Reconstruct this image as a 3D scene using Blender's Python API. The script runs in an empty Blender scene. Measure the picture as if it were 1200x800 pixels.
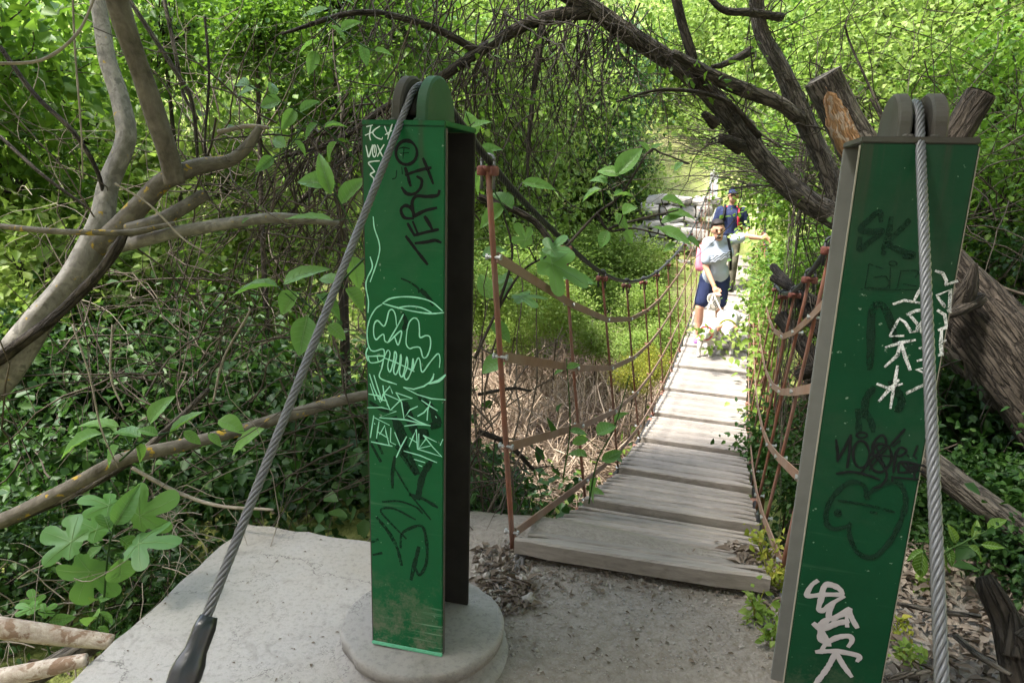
import bpy, bmesh, math, random
import numpy as np
from mathutils import Vector, Matrix, noise as mnoise

R_ = random.Random(7)
RG = np.random.default_rng(11)
COL = bpy.context.scene.collection
PI = math.pi
rad = math.radians

# ------------------------------------------------------------------ frames
CAM_H = 1.25
FPX = 800.0                      # focal length in pixels of a 1200 px wide picture
PITCH, ROLL = rad(13.6), rad(1.7)
_f = np.array([0, math.cos(PITCH), -math.sin(PITCH)])
_r0 = np.array([1.0, 0, 0]); _u0 = np.cross(_r0, _f)
_r = _r0 * math.cos(ROLL) + _u0 * math.sin(ROLL)
_u = -_r0 * math.sin(ROLL) + _u0 * math.cos(ROLL)
CAM = np.array([0, 0, CAM_H])
HD = rad(18.3)
D = np.array([math.sin(HD), math.cos(HD), 0.0])      # along the bridge
X = np.array([math.cos(HD), -math.sin(HD), 0.0])     # across the bridge
UP = np.array([0, 0, 1.0])

def ray(px, py): return _f + (px - 600) / FPX * _r - (py - 400) / FPX * _u
def at(px, py, d): return CAM + ray(px, py) * d
def on_plane(px, py, n, k):
    q = ray(px, py); return CAM + q * ((k - CAM @ n) / (q @ n))
def on_z(px, py, z):
    q = ray(px, py); return CAM + q * ((z - CAM_H) / q[2])
def W(c, s, z): return X * c + D * s + UP * z
def v3(*a): return np.array(a, float)
def nrm(a):
    a = np.asarray(a, float); n = np.linalg.norm(a); return a / n if n > 1e-9 else a

def interp(tab):
    xs = np.array([t[0] for t in tab], float); ys = np.array([t[1] for t in tab], float)
    m = np.gradient(ys, xs)
    def f(x):
        x = min(max(x, xs[0]), xs[-1]); i = min(int(np.searchsorted(xs, x, 'right')) - 1, len(xs) - 2)
        h = xs[i + 1] - xs[i]; t = (x - xs[i]) / h
        return ((2*t**3 - 3*t*t + 1) * ys[i] + (t**3 - 2*t*t + t) * h * m[i] + (3*t*t - 2*t**3) * ys[i + 1] + (t**3 - t*t) * h * m[i + 1])
    return f
deck_z = interp([(1.9, 0.06), (2.13, 0.02), (3.2, -.37), (4.25, -.63), (5.3, -.81), (6.3, -.91), (7.3, -.955), (8.4, -.965), (9.6, -.93), (11, -.82), (12.3, -.66), (14, -.41), (16.6, 0.0)])
cable_z = interp([(1.6, 1.46), (2.0, 1.29), (2.94, .975), (3.83, .73), (4.74, .56), (5.63, .46), (6.5, .41), (7.5, .40), (8.9, .42), (10, .48), (11.5, .64), (13, .88), (15, 1.22), (16.8, 1.5)])

def skew(s): return .07 if s < 2.2 else max(0, .07 * (4.4 - s) / 2.2)
def sm(a, b, x):
    t = min(1, max(0, (x - a) / (b - a))); return t * t * (3 - 2 * t)
def ground(x, y):
    s = x * D[0] + y * D[1]; c = x * X[0] + y * X[1]
    n = mnoise.noise(Vector((x * .55, y * .55, 3.1))) * .5 + mnoise.noise(Vector((x * 1.9, y * 1.9, 7.7))) * .16
    edge = 2.30 + .10 * mnoise.noise(Vector((c * 1.6, 2.2, 0))) + (0.35 if c > .5 else 0) * sm(.35, .8, c)
    drop = sm(edge, edge + 4.2, s) ** .72
    z = -.10 - 2.45 * drop
    z += 2.75 * sm(10.8, 16.3, s)
    z += max(0, s - 17.2) * .62
    z += max(0, -s - 1.6) * .95  # rise out of view behind the camera, added to block low sky light
    leftg = sm(.95, 1.75, -c) * (1 - sm(2.0, 3.2, s))
    z -= .62 * leftg
    z += sm(3.2, 9, -c) * 2.6 * sm(3, 7, s) + max(0, -c - 9) * .35
    z += sm(2.2, 6, c) * 2.2 * sm(2.5, 6, s) + max(0, c - 6) * .45
    amp = .06 + .9 * sm(2.2, 4.5, s) + .5 * sm(1.3, 2.2, -c) + .3 * sm(1.6, 3, c)
    z += .045 * sm(1.35, 1.95, s) * sm(.95, .55, abs(c + .2)) * (1 - drop) if False else .045 * sm(1.35, 1.95, s) * (1 - sm(.45, .75, abs(c + .2))) * (1 - drop)
    if abs(c + .2) < 1.2 and s < 2.6: amp = .03
    z += n * amp * .55
    return z

# ------------------------------------------------------------------ mesh builders
class MB:
    def __init__(s): s.v = []; s.f = []; s.n = 0; s.a = []; s.has = False
    def add(s, V, F, A=None):
        s.a.append(np.zeros((len(V), 3)) if A is None else A); s.has = s.has or A is not None
        s.v.append(np.asarray(V, float).reshape(-1, 3)); s.f += [tuple(i + s.n for i in q) for q in F]; s.n += len(s.v[-1]); return s
    def verts(s): return np.concatenate(s.v) if s.v else np.zeros((0, 3))

def mesh_from(name, V, F, mat, smooth=True):
    me = bpy.data.meshes.new(name)
    V = np.asarray(V, float)
    if isinstance(F, np.ndarray):
        n, k = F.shape
        me.vertices.add(len(V)); me.vertices.foreach_set('co', V.astype(np.float32).ravel())
        me.loops.add(n * k); me.loops.foreach_set('vertex_index', F.astype(np.int32).ravel())
        me.polygons.add(n); me.polygons.foreach_set('loop_start', np.arange(0, n * k, k, dtype=np.int32))
        me.polygons.foreach_set('loop_total', np.full(n, k, np.int32))
        me.update(calc_edges=True)
    else:
        me.from_pydata([tuple(p) for p in V], [], F); me.update()
    if smooth: me.polygons.foreach_set('use_smooth', np.ones(len(me.polygons), bool))
    me.materials.append(mat)
    return me

def tag(o, label=None, cat=None, group=None, kind=None):
    if label: o['label'] = label
    if cat: o['category'] = cat
    if group: o['group'] = group
    if kind: o['kind'] = kind
    return o

def empty(name, loc, label, cat, group=None):
    o = bpy.data.objects.new(name, None); COL.objects.link(o); o.location = loc; o.empty_display_size = .1
    return tag(o, label, cat, group)

def base_of(o):
    b = np.zeros(3)
    while o is not None: b += np.array(o.location); o = o.parent
    return b

def obj(name, mb, mat, parent=None, smooth=True, loc=None):
    """mb: MB or (V, F) in world coordinates -> one object; as a child its vertices are stored relative to its parent"""
    V, F = (mb.verts(), mb.f) if isinstance(mb, MB) else mb
    V = np.asarray(V, float)
    off = base_of(parent) if parent is not None else (np.asarray(loc, float) if loc is not None else np.array([*(V[:, :2].mean(0)), V[:, 2].min()]))
    me = mesh_from(name, V - off, F, mat, smooth)
    if isinstance(mb, MB) and mb.has: me.attributes.new('bark', 'FLOAT_VECTOR', 'POINT').data.foreach_set('vector', np.concatenate(mb.a).astype(np.float32).ravel())
    o = bpy.data.objects.new(name, me); COL.objects.link(o)
    if parent is not None: o.parent = parent
    else: o.location = off
    return o

def copy_tree(o, parent=None):
    c = o.copy(); COL.objects.link(c)
    if parent is not None: c.parent = parent
    for ch in list(o.children): copy_tree(ch, c)
    return c

def catmull(P, n):
    P = np.asarray(P, float)
    if len(P) < 3:
        t = np.linspace(0, 1, n)[:, None]; return P[0] * (1 - t) + P[-1] * t
    Q = np.vstack([2 * P[0] - P[1], P, 2 * P[-1] - P[-2]])
    out = []
    for t in np.linspace(0, len(P) - 1, n):
        i = min(int(t), len(P) - 2); u = t - i
        a, b, c, d = Q[i:i + 4]
        out.append(.5 * ((2 * b) + (c - a) * u + (2*a - 5*b + 4*c - d) * u*u + (3*b - a - 3*c + d) * u**3))
    return np.array(out)

def tube(P, r, k=8, cap=True, rough=0.0, seed=0, ridge=0.0):
    P = np.asarray(P, float); n = len(P)
    r = np.full(n, r) if np.isscalar(r) else np.asarray(r, float)
    T = np.gradient(P, axis=0); T /= np.linalg.norm(T, axis=1)[:, None] + 1e-12
    a = np.cross(T[0], UP)
    if np.linalg.norm(a) < .05: a = np.cross(T[0], v3(1, 0, 0))
    a = nrm(a); V = []; ll = np.concatenate([[0], np.cumsum(np.linalg.norm(np.diff(P, axis=0), axis=1))]) / (float(r.mean()) + 1e-6) * .16
    for i in range(n):
        a = nrm(a - T[i] * (a @ T[i])); b = np.cross(T[i], a)
        for j in range(k):
            th = 2 * PI * j / k
            q = 1.0
            if rough: q += rough * .7 * mnoise.noise(Vector((math.cos(th) * 1.1 + seed, math.sin(th) * 1.1, ll[i]))) + rough * .7 * mnoise.noise(Vector((math.cos(th) * 2.6 + seed, math.sin(th) * 2.6, ll[i] * .8 + 9))) + rough * .4 * mnoise.noise(Vector((math.cos(th) * 6 + seed, math.sin(th) * 6, ll[i] * .9 + 19)))
            if ridge: q += ridge * (abs(mnoise.noise(Vector((math.cos(th) * 4.5 + seed, math.sin(th) * 4.5, ll[i] * 1.3 + 3)))) * 1.6 - .5) + ridge * .5 * mnoise.noise(Vector((math.cos(th) * 11, math.sin(th) * 11 + seed, ll[i] * 3)))
            V.append(P[i] + (a * math.cos(th) + b * math.sin(th)) * r[i] * q)
    F = [(i*k + j, i*k + (j+1) % k, (i+1)*k + (j+1) % k, (i+1)*k + j) for i in range(n-1) for j in range(k)]
    if cap: F += [tuple(range(k))[::-1], tuple((n-1)*k + j for j in range(k))]
    return V, F

def ramp_r(rs, n): return np.interp(np.linspace(0, 1, n), np.linspace(0, 1, len(rs)), rs)
def limb(mb, P, rs, k=10, n=None, rough=.16, seed=None, ridge=0.0):
    n = n or max(8, 5 * len(P)); Q = catmull(P, n); r = ramp_r(rs, n); V, F = tube(Q, r, k, True, rough, R_.random() * 50 if seed is None else seed, ridge)
    L = np.concatenate([[0], np.cumsum(np.linalg.norm(np.diff(Q, axis=0), axis=1))]); th = 2 * PI * np.arange(k) / k; rm = float(r.mean())
    A = np.stack([np.tile(np.cos(th) * rm, (n, 1)), np.tile(np.sin(th) * rm, (n, 1)), np.repeat(L[:, None], k, 1)], -1).reshape(-1, 3) + R_.random() * 3
    mb.add(V, F, A)
def pxl(pts): return [at(*p) for p in pts]

def box(mb, c, ex, ey, ez, bev=0.0):
    """box centred at c with half axis vectors; optional bevel of the edges"""
    bm = bmesh.new(); bmesh.ops.create_cube(bm, size=2)
    lx, ly, lz = (np.linalg.norm(e) for e in (ex, ey, ez))
    for v in bm.verts: v.co = Vector((v.co.x * lx, v.co.y * ly, v.co.z * lz))
    if bev: bmesh.ops.bevel(bm, geom=list(bm.edges), offset=bev, segments=2, affect='EDGES')
    ux, uy, uz = nrm(ex), nrm(ey), nrm(ez)
    bm.verts.index_update()
    V = [np.asarray(c) + ux * v.co.x + uy * v.co.y + uz * v.co.z for v in bm.verts]
    F = [tuple(v.index for v in f.verts) for f in bm.faces]; bm.free()
    mb.add(V, F)

def lathe(mb, c, prof, k=48):
    V = []; n = len(prof)
    for r, z in prof:
        for j in range(k):
            th = 2 * PI * j / k; V.append((c[0] + r * math.cos(th), c[1] + r * math.sin(th), c[2] + z))
    F = [(i*k + j, i*k + (j+1) % k, (i+1)*k + (j+1) % k, (i+1)*k + j) for i in range(n-1) for j in range(k)]
    F += [tuple(range(k))[::-1], tuple((n-1)*k + j for j in range(k))]
    mb.add(V, F)

def tubes_np(P, Rr, k=3):
    """P (n,m,3), Rr (n,m): many thin tubes at once"""
    n, m, _ = P.shape
    T = np.gradient(P, axis=1); T /= np.linalg.norm(T, axis=2)[..., None] + 1e-9
    a = np.cross(T, np.array([.31, .42, .85])); a /= np.linalg.norm(a, axis=2)[..., None] + 1e-9
    b = np.cross(T, a)
    th = 2 * PI * np.arange(k) / k
    V = P[:, :, None, :] + Rr[..., None, None] * (a[:, :, None, :] * np.cos(th)[None, None, :, None] + b[:, :, None, :] * np.sin(th)[None, None, :, None])
    idx = np.arange(n * m * k).reshape(n, m, k)
    A = idx[:, :-1, :]; B = np.roll(A, -1, 2); C = idx[:, 1:, :]; Dd = np.roll(C, -1, 2)
    F = np.stack([A, B, Dd, C], -1).reshape(-1, 4)
    return V.reshape(-1, 3), F

def cat_np(parts):
    V = []; F = []; n = 0
    for v, f in parts: V.append(v); F.append(f + n); n += len(v)
    return np.concatenate(V), np.concatenate(F)

def walk(P0, D0, L, m, wob, grav, rng=RG):
    """random-walk polylines: P0 (n,3), D0 (n,3), L (n,)"""
    n = len(P0); P = np.zeros((n, m, 3)); P[:, 0] = P0; d = D0 / (np.linalg.norm(D0, axis=1)[:, None] + 1e-9)
    for i in range(1, m):
        d = d + rng.normal(0, wob, (n, 3)); d[:, 2] -= grav; d /= np.linalg.norm(d, axis=1)[:, None] + 1e-9
        P[:, i] = P[:, i - 1] + d * (L / (m - 1))[:, None]
    return P

def leaves_np(C, A, N, L, Wd, fold=.18):
    """folded six-point leaves: C base points, A axis, N rough normal, L length, Wd half width"""
    A = A / (np.linalg.norm(A, axis=1)[:, None] + 1e-9)
    B = np.cross(A, N); B /= np.linalg.norm(B, axis=1)[:, None] + 1e-9
    Nn = np.cross(B, A)
    L = L[:, None]; Wd = Wd[:, None]
    base = C; tip = C + A * L - Nn * L * .10
    up = Nn * Wd * fold * 2
    l1 = C + A * L * .33 + B * Wd + up; l2 = C + A * L * .72 + B * Wd * .62 + up * .5 - Nn * L * .03
    r1 = C + A * L * .33 - B * Wd + up; r2 = C + A * L * .72 - B * Wd * .62 + up * .5 - Nn * L * .03
    V = np.stack([base, l1, l2, tip, r2, r1], 1).reshape(-1, 3)
    i = np.arange(len(C))[:, None] * 6
    F = np.concatenate([i + np.array([[0, 3, 2, 1]]), i + np.array([[0, 5, 4, 3]])], 1).reshape(-1, 4)
    return V, F

def leaf_cloud(n, clumps, spread, leaf, rng=RG, out=.6, up=.5, asp=.3, droop=.25):
    k = rng.integers(0, len(clumps), n)
    C = clumps[k][:, :3] + rng.normal(0, 1, (n, 3)) * clumps[k][:, 3:4] * spread
    o = C - clumps[:, :3].mean(0); o /= np.linalg.norm(o, axis=1)[:, None] + 1e-6
    A = rng.normal(0, 1, (n, 3)) * .8 + o * out; A[:, 2] -= droop
    N = rng.normal(0, 1, (n, 3)) * .55; N[:, 2] += up + .5
    L = leaf * rng.uniform(.6, 1.35, n)
    return leaves_np(C, A, N, L, L * asp * rng.uniform(.8, 1.2, n))

def clump_ball(n, r=(1, 1, 1), cs=(.16, .34), rng=RG, hollow=.35):
    d = rng.normal(0, 1, (n, 3)); d /= np.linalg.norm(d, axis=1)[:, None]
    q = (hollow + (1 - hollow) * rng.random(n) ** .6)[:, None]
    return np.concatenate([d * q * np.array(r), rng.uniform(*cs, (n, 1))], 1)

# ------------------------------------------------------------------ materials
class NT:
    def __init__(s, name):
        s.m = bpy.data.materials.new(name); s.m.use_nodes = True; s.t = s.m.node_tree; s.t.nodes.clear()
        s.out = s.n('ShaderNodeOutputMaterial')
    def n(s, typ, **kw):
        o = s.t.nodes.new(typ)
        for k, v in kw.items():
            if k.startswith('i_'):
                key = k[2:]; key = int(key) if key.isdigit() else key.replace('_', ' ')
                o.inputs[key].default_value = v
            else: setattr(o, k, v)
        return o
    def l(s, a, b): s.t.links.new(a, b)
    def coord(s, kind='Object', scale=(1, 1, 1)):
        c = s.n('ShaderNodeTexCoord'); m = s.n('ShaderNodeMapping'); m.inputs['Scale'].default_value = scale
        s.l(c.outputs[kind], m.inputs['Vector']); return m.outputs['Vector']
    def noise(s, vec, scale, detail=6, rough=.6, dist=0):
        o = s.n('ShaderNodeTexNoise'); o.inputs['Scale'].default_value = scale; o.inputs['Detail'].default_value = detail
        o.inputs['Roughness'].default_value = rough; o.inputs['Distortion'].default_value = dist
        s.l(vec, o.inputs['Vector']); return o.outputs['Fac']
    def ramp(s, fac, stops):
        o = s.n('ShaderNodeValToRGB'); e = o.color_ramp.elements
        while len(e) < len(stops): e.new(.5)
        for q, (p, c) in zip(e, stops): q.position = p; q.color = (*c, 1) if len(c) == 3 else c
        s.l(fac, o.inputs['Fac']); return o.outputs['Color']
    def mix(s, fac, a, b, mode='MIX'):
        o = s.n('ShaderNodeMix', data_type='RGBA', blend_type=mode)
        for val, key in ((fac, 0), (a, 6), (b, 7)):
            if isinstance(val, (int, float)): o.inputs[key].default_value = val
            elif isinstance(val, tuple): o.inputs[key].default_value = (*val, 1)
            else: s.l(val, o.inputs[key])
        return o.outputs[2]
    def math(s, op, a, b=0.0, clamp=False):
        o = s.n('ShaderNodeMath', operation=op); o.use_clamp = clamp
        for i, val in enumerate((a, b)):
            if isinstance(val, (int, float)): o.inputs[i].default_value = val
            else: s.l(val, o.inputs[i])
        return o.outputs[0]
    def bump(s, h, strength=.4, dist=.01):
        o = s.n('ShaderNodeBump'); o.inputs['Strength'].default_value = strength; o.inputs['Distance'].default_value = dist
        s.l(h, o.inputs['Height']); return o.outputs['Normal']
    def bsdf(s, col, rough=.7, metal=0.0, normal=None, spec=.5):
        o = s.n('ShaderNodeBsdfPrincipled')
        for val, key in ((col, 'Base Color'), (rough, 'Roughness'), (metal, 'Metallic'), (spec, 'Specular IOR Level')):
            if isinstance(val, tuple): o.inputs[key].default_value = (*val, 1)
            elif isinstance(val, (int, float)): o.inputs[key].default_value = val
            else: s.l(val, o.inputs[key])
        if normal is not None: s.l(normal, o.inputs['Normal'])
        return o.outputs[0]
    def done(s, sh): s.l(sh, s.out.inputs['Surface']); return s.m

def M_flat(name, col, rough=.6, metal=0.0, var=.25, scale=30, bump=.15, spec=.18):
    t = NT(name); v = t.coord(); n = t.noise(v, scale)
    c = t.mix(n, tuple(x * (1 - var) for x in col), tuple(min(1, x * (1 + var)) for x in col))
    return t.done(t.bsdf(c, rough, metal, t.bump(n, bump, .003), spec))

def M_leaf(name, stops, trans=.35, tcol=(.22, .42, .03), rough=.5, spec=.22, patch=.35):
    t = NT(name); g = t.n('ShaderNodeNewGeometry'); oi = t.n('ShaderNodeObjectInfo')
    v = t.coord('Object'); pn = t.noise(v, 2.2, 2)
    f = t.math('ADD', t.math('MULTIPLY', g.outputs['Random Per Island'], .55), t.math('MULTIPLY', oi.outputs['Random'], .18))
    f = t.math('ADD', f, t.math('MULTIPLY', pn, patch), True)
    col = t.ramp(f, stops)
    d = t.bsdf(col, rough, 0, None, spec)
    tr = t.n('ShaderNodeBsdfTranslucent'); t.l(t.mix(.5, col, tcol, 'MIX'), tr.inputs['Color'])
    mx = t.n('ShaderNodeMixShader'); mx.inputs[0].default_value = trans
    t.l(d, mx.inputs[1]); t.l(tr.outputs[0], mx.inputs[2])
    return t.done(mx.outputs[0])

def M_bark(name, dark, light, lichen=0.0, stretch=(6, 6, 1.2), scale=9, bump=.6, rough=.9, spots=None, crack=0.0):
    t = NT(name); w = t.coord('Object'); at_ = t.n('ShaderNodeAttribute', attribute_name='bark')
    ad = t.n('ShaderNodeVectorMath', operation='ADD'); sc_ = t.n('ShaderNodeVectorMath', operation='SCALE'); t.l(w, sc_.inputs[0]); sc_.inputs['Scale'].default_value = .12
    t.l(at_.outputs['Vector'], ad.inputs[0]); t.l(sc_.outputs[0], ad.inputs[1])
    mp = t.n('ShaderNodeMapping'); mp.inputs['Scale'].default_value = stretch; t.l(ad.outputs[0], mp.inputs['Vector']); v = mp.outputs['Vector']
    n = t.noise(v, scale * .8, 9, .72, .5); big = t.noise(w, 6, 5, .65, .4); blot = t.noise(ad.outputs[0], 14, 4, .6, .6)
    f = t.math('ADD', t.math('ADD', t.math('MULTIPLY', n, .5), t.math('MULTIPLY', big, .25)), t.math('MULTIPLY', blot, .25))
    c = t.ramp(f, [(.38, dark), (.60, light)])
    if spots: c = t.mix(t.ramp(t.noise(ad.outputs[0], 22, 4, .6, .5), [(.54, (0, 0, 0)), (.60, (1, 1, 1))]), c, spots)
    h = n
    if crack:
        cm = t.n('ShaderNodeMapping'); cm.inputs['Scale'].default_value = (stretch[0] * 9, stretch[1] * 9, stretch[2] * 5); t.l(ad.outputs[0], cm.inputs['Vector'])
        ds = t.noise(v, scale * .5, 4, .6); vo = t.n('ShaderNodeTexVoronoi', feature='DISTANCE_TO_EDGE'); vo.inputs['Scale'].default_value = 1.0
        dv = t.n('ShaderNodeVectorMath', operation='ADD'); t.l(cm.outputs[0], dv.inputs[0]); t.l(t.math('MULTIPLY', ds, 2.2), dv.inputs[1]); t.l(dv.outputs[0], vo.inputs['Vector'])
        ck = t.ramp(vo.outputs['Distance'], [(.0, (0, 0, 0)), (.16, (1, 1, 1))])
        c = t.mix(t.math('MULTIPLY', t.math('SUBTRACT', 1.0, ck), crack), c, tuple(x * .35 for x in dark)); h = t.math('ADD', n, t.math('MULTIPLY', ck, .9))
    if lichen:
        ln = t.ramp(t.noise(w, 24, 4, .6, .3), [(.70 - lichen, (0, 0, 0)), (.74 - lichen, (1, 1, 1))])
        c = t.mix(ln, c, (.36, .24, .035))
    return t.done(t.bsdf(c, rough, 0, t.bump(h, bump, .012), .2))

def M_ink(name, col, cover, grain, var=.2, edge=.08):
    """paint with worn speckled gaps"""
    t = NT(name); v = t.coord('Object'); n = t.noise(v, grain, 4, .7); w = t.noise(v, grain * .12, 3)
    b = t.bsdf(t.mix(w, tuple(x * (1 - var) for x in col), tuple(min(1, x * (1 + var)) for x in col)), .7, 0, None, .12)
    tr = t.n('ShaderNodeBsdfTransparent'); mx = t.n('ShaderNodeMixShader')
    t.l(t.ramp(t.math('ADD', t.math('MULTIPLY', n, .6), t.math('MULTIPLY', w, .4)), [(1 - cover - edge, (0, 0, 0)), (1 - cover + edge, (1, 1, 1))]), mx.inputs[0])
    t.l(tr.outputs[0], mx.inputs[1]); t.l(b, mx.inputs[2]); return t.done(mx.outputs[0])

def mat_paint(name, base, dirt_z, dirt_amt, scuff=.85):
    t = NT(name); v = t.coord('Object'); n = t.noise(v, 7, 5); fine = t.noise(v, 160, 4, .7)
    c = t.mix(n, tuple(x * .72 for x in base), tuple(x * 1.25 for x in base)); fad = t.ramp(t.noise(v, 3.1, 6, .65, .6), [(.50, (0, 0, 0)), (.72, (.5, .5, .5))]); c = t.mix(fad, c, (base[0] * 4 + .02, base[1] * 1.25, base[2] * 2.0))
    # long slanting scratches and chips in the paint
    sv = t.n('ShaderNodeMapping'); sv.inputs['Rotation'].default_value = (0, rad(34), 0); sv.inputs['Scale'].default_value = (5, 5, 120)
    tc = t.n('ShaderNodeTexCoord'); t.l(tc.outputs['Object'], sv.inputs['Vector'])
    sc = t.noise(sv.outputs['Vector'], 1.0, 3, .6)
    msk = t.ramp(t.noise(v, 4.5, 3), [(.48, (0, 0, 0)), (.66, (1, 1, 1))])
    sx = t.n('ShaderNodeSeparateXYZ'); t.l(tc.outputs['Object'], sx.inputs[0])
    low = t.ramp(t.math('MULTIPLY', sx.outputs['Z'], 1 / .7), [(.0, (1, 1, 1)), (.75, (.15, .15, .15)), (1, (.03, .03, .03))])
    scm = t.math('MULTIPLY', t.math('MULTIPLY', t.ramp(sc, [(.56, (0, 0, 0)), (.66, (1, 1, 1))]), msk), low)
    c = t.mix(t.math('MULTIPLY', scm, scuff), c, (.22, .36, .24))
    chips = t.ramp(t.math('ADD', t.math('MULTIPLY', t.noise(v, 75, 3, .6), .8), t.math('MULTIPLY', n, .2)), [(.665, (0, 0, 0)), (.685, (1, 1, 1))])
    c = t.mix(t.math('MULTIPLY', chips, .5), c, (.30, .42, .32))
    # splashed earth near the foot
    dz = t.ramp(t.math('ADD', t.math('MULTIPLY', sx.outputs['Z'], 1 / dirt_z), t.math('MULTIPLY', t.math('SUBTRACT', n, .5), 1.6)), [(.0, (1, 1, 1)), (.75, (0, 0, 0))])
    patch = t.ramp(t.math('ADD', t.math('MULTIPLY', t.noise(v, 13, 5, .7), .75), t.math('MULTIPLY', fine, .25)), [(.46, (0, 0, 0)), (.60, (1, 1, 1))])
    dm = t.math('MULTIPLY', t.math('MULTIPLY', dz, patch), dirt_amt)
    c = t.mix(dm, c, (.20, .17, .13))
    # brown rust stains that run down from the saddle
    run = t.noise(t.coord('Object', (26, 26, 1.1)), 1, 4, .6)
    top = t.ramp(sx.outputs['Z'], [(.86, (0, 0, 0)), (1.0, (1, 1, 1))])
    tm = t.math('MULTIPLY', t.math('MULTIPLY', t.ramp(run, [(.52, (0, 0, 0)), (.66, (1, 1, 1))]), t.ramp(t.math('MULTIPLY', sx.outputs['Z'], 1 / 1.4), [(.72, (0, 0, 0)), (1, (1, 1, 1))])), .55)
    c = t.mix(tm, c, (.05, .038, .03))
    r = t.math('ADD', .38, t.math('MULTIPLY', dm, .45))
    return t.done(t.bsdf(c, r, 0, t.bump(t.math('ADD', t.math('MULTIPLY', n, 2.5), t.math('SUBTRACT', t.math('MULTIPLY', fine, .25), t.math('MULTIPLY', chips, .5))), .22, .004), .2))

def mat_concrete(name, a, b, warm=(.36, .31, .24)):
    t = NT(name); v = t.coord('Object'); n = t.noise(v, 3.2, 8, .65); f = t.noise(v, 60, 6, .7); vo = t.n('ShaderNodeTexVoronoi'); vo.inputs['Scale'].default_value = 90; t.l(v, vo.inputs['Vector'])
    c = t.mix(n, a, b); c = t.mix(t.ramp(t.noise(v, 1.7, 5), [(.42, (0, 0, 0)), (.72, (.7, .7, .7))]), c, warm)
    st = t.ramp(t.noise(v, 5.5, 7, .7, 1.2), [(.55, (0, 0, 0)), (.66, (1, 1, 1))]); c = t.mix(t.math('MULTIPLY', st, .45), c, tuple(x * .62 for x in a))
    cv = t.n('ShaderNodeTexVoronoi', feature='DISTANCE_TO_EDGE'); cv.inputs['Scale'].default_value = 1.9; dv = t.n('ShaderNodeVectorMath', operation='ADD'); t.l(v, dv.inputs[0]); t.l(t.math('MULTIPLY', t.noise(v, 6, 5, .7), .45), dv.inputs[1]); t.l(dv.outputs[0], cv.inputs['Vector'])
    c = t.mix(t.ramp(cv.outputs['Distance'], [(.0, (.8, .8, .8)), (.006, (0, 0, 0))]), c, tuple(x * .3 for x in a))
    c = t.mix(t.math('MULTIPLY', t.ramp(f, [(.35, (1, 1, 1)), (.5, (0, 0, 0))]), .45), c, tuple(x * .55 for x in a))
    h = t.math('ADD', f, t.math('MULTIPLY', n, 1.2))
    return t.done(t.bsdf(c, .93, 0, t.bump(h, .55, .006), .2))

def mat_ground():
    t = NT('earth'); tc = t.n('ShaderNodeTexCoord'); v = tc.outputs['Object']
    n = t.noise(v, 1.4, 8, .65); f = t.noise(v, 38, 8, .75); vo = t.n('ShaderNodeTexVoronoi'); vo.inputs['Scale'].default_value = 70; t.l(v, vo.inputs['Vector'])
    near = t.mix(n, (.20, .176, .148), (.295, .265, .228)); near = t.mix(t.ramp(f, [(.36, (.9, .9, .9)), (.58, (0, 0, 0))]), near, (.17, .142, .115))
    near = t.mix(t.ramp(vo.outputs['Distance'], [(.0, (.75, .75, .75)), (.2, (0, 0, 0))]), near, (.34, .315, .285))
    far = t.ramp(t.math('ADD', t.math('MULTIPLY', n, .7), t.math('MULTIPLY', f, .3)), [(.3, (.07, .10, .022)), (.5, (.20, .22, .065)), (.68, (.34, .30, .17))])
    sx = t.n('ShaderNodeSeparateXYZ'); t.l(v, sx.inputs[0])
    lo = t.ramp(t.math('ADD', sx.outputs['Z'], t.math('MULTIPLY', t.math('SUBTRACT', n, .5), .25)), [(.32, (0, 0, 0)), (.42, (1, 1, 1))])
    zz = t.math('ADD', sx.outputs['Z'], .5)
    m1 = t.ramp(t.math('ADD', zz, t.math('MULTIPLY', t.math('SUBTRACT', n, .5), .3)), [(.10, (0, 0, 0)), (.28, (1, 1, 1))])
    dist = t.math('ADD', t.math('MULTIPLY', sx.outputs['X'], float(D[0])), t.math('MULTIPLY', sx.outputs['Y'], float(D[1])))
    m2 = t.ramp(t.math('MULTIPLY', dist, .1), [(.24, (1, 1, 1)), (.32, (0, 0, 0))])
    c = t.mix(t.math('MULTIPLY', m1, m2), far, near)
    h = t.math('ADD', f, t.math('MULTIPLY', vo.outputs['Distance'], -.6))
    return t.done(t.bsdf(c, .95, 0, t.bump(h, .8, .012), .15))

def mat_wood():
    t = NT('weathered_planks'); v = t.coord('Object'); g = t.n('ShaderNodeNewGeometry')
    m = t.n('ShaderNodeMapping'); m.inputs['Rotation'].default_value = (0, 0, HD); m.inputs['Scale'].default_value = (2.2, 55, 55)
    tc = t.n('ShaderNodeTexCoord'); t.l(tc.outputs['Object'], m.inputs['Vector'])
    gr = t.noise(m.outputs['Vector'], 1.0, 7, .68, .5); n = t.noise(v, 2.6, 6)
    c = t.ramp(gr, [(.28, (.155, .136, .120)), (.48, (.235, .213, .193)), (.70, (.305, .281, .257))])
    tone = t.ramp(g.outputs['Random Per Island'], [(0, (.80, .78, .75)), (1, (1.08, 1.05, 1.02))])
    c = t.mix(1.0, c, tone, 'MULTIPLY')
    c = t.mix(t.ramp(n, [(.45, (0, 0, 0)), (.75, (.55, .55, .55))]), c, (.33, .295, .25))
    cr = t.ramp(gr, [(.24, (0, 0, 0)), (.30, (1, 1, 1))]); c = t.mix(cr, (.05, .042, .035), c)
    return t.done(t.bsdf(c, .88, 0, t.bump(gr, .5, .006), .2))

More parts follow.
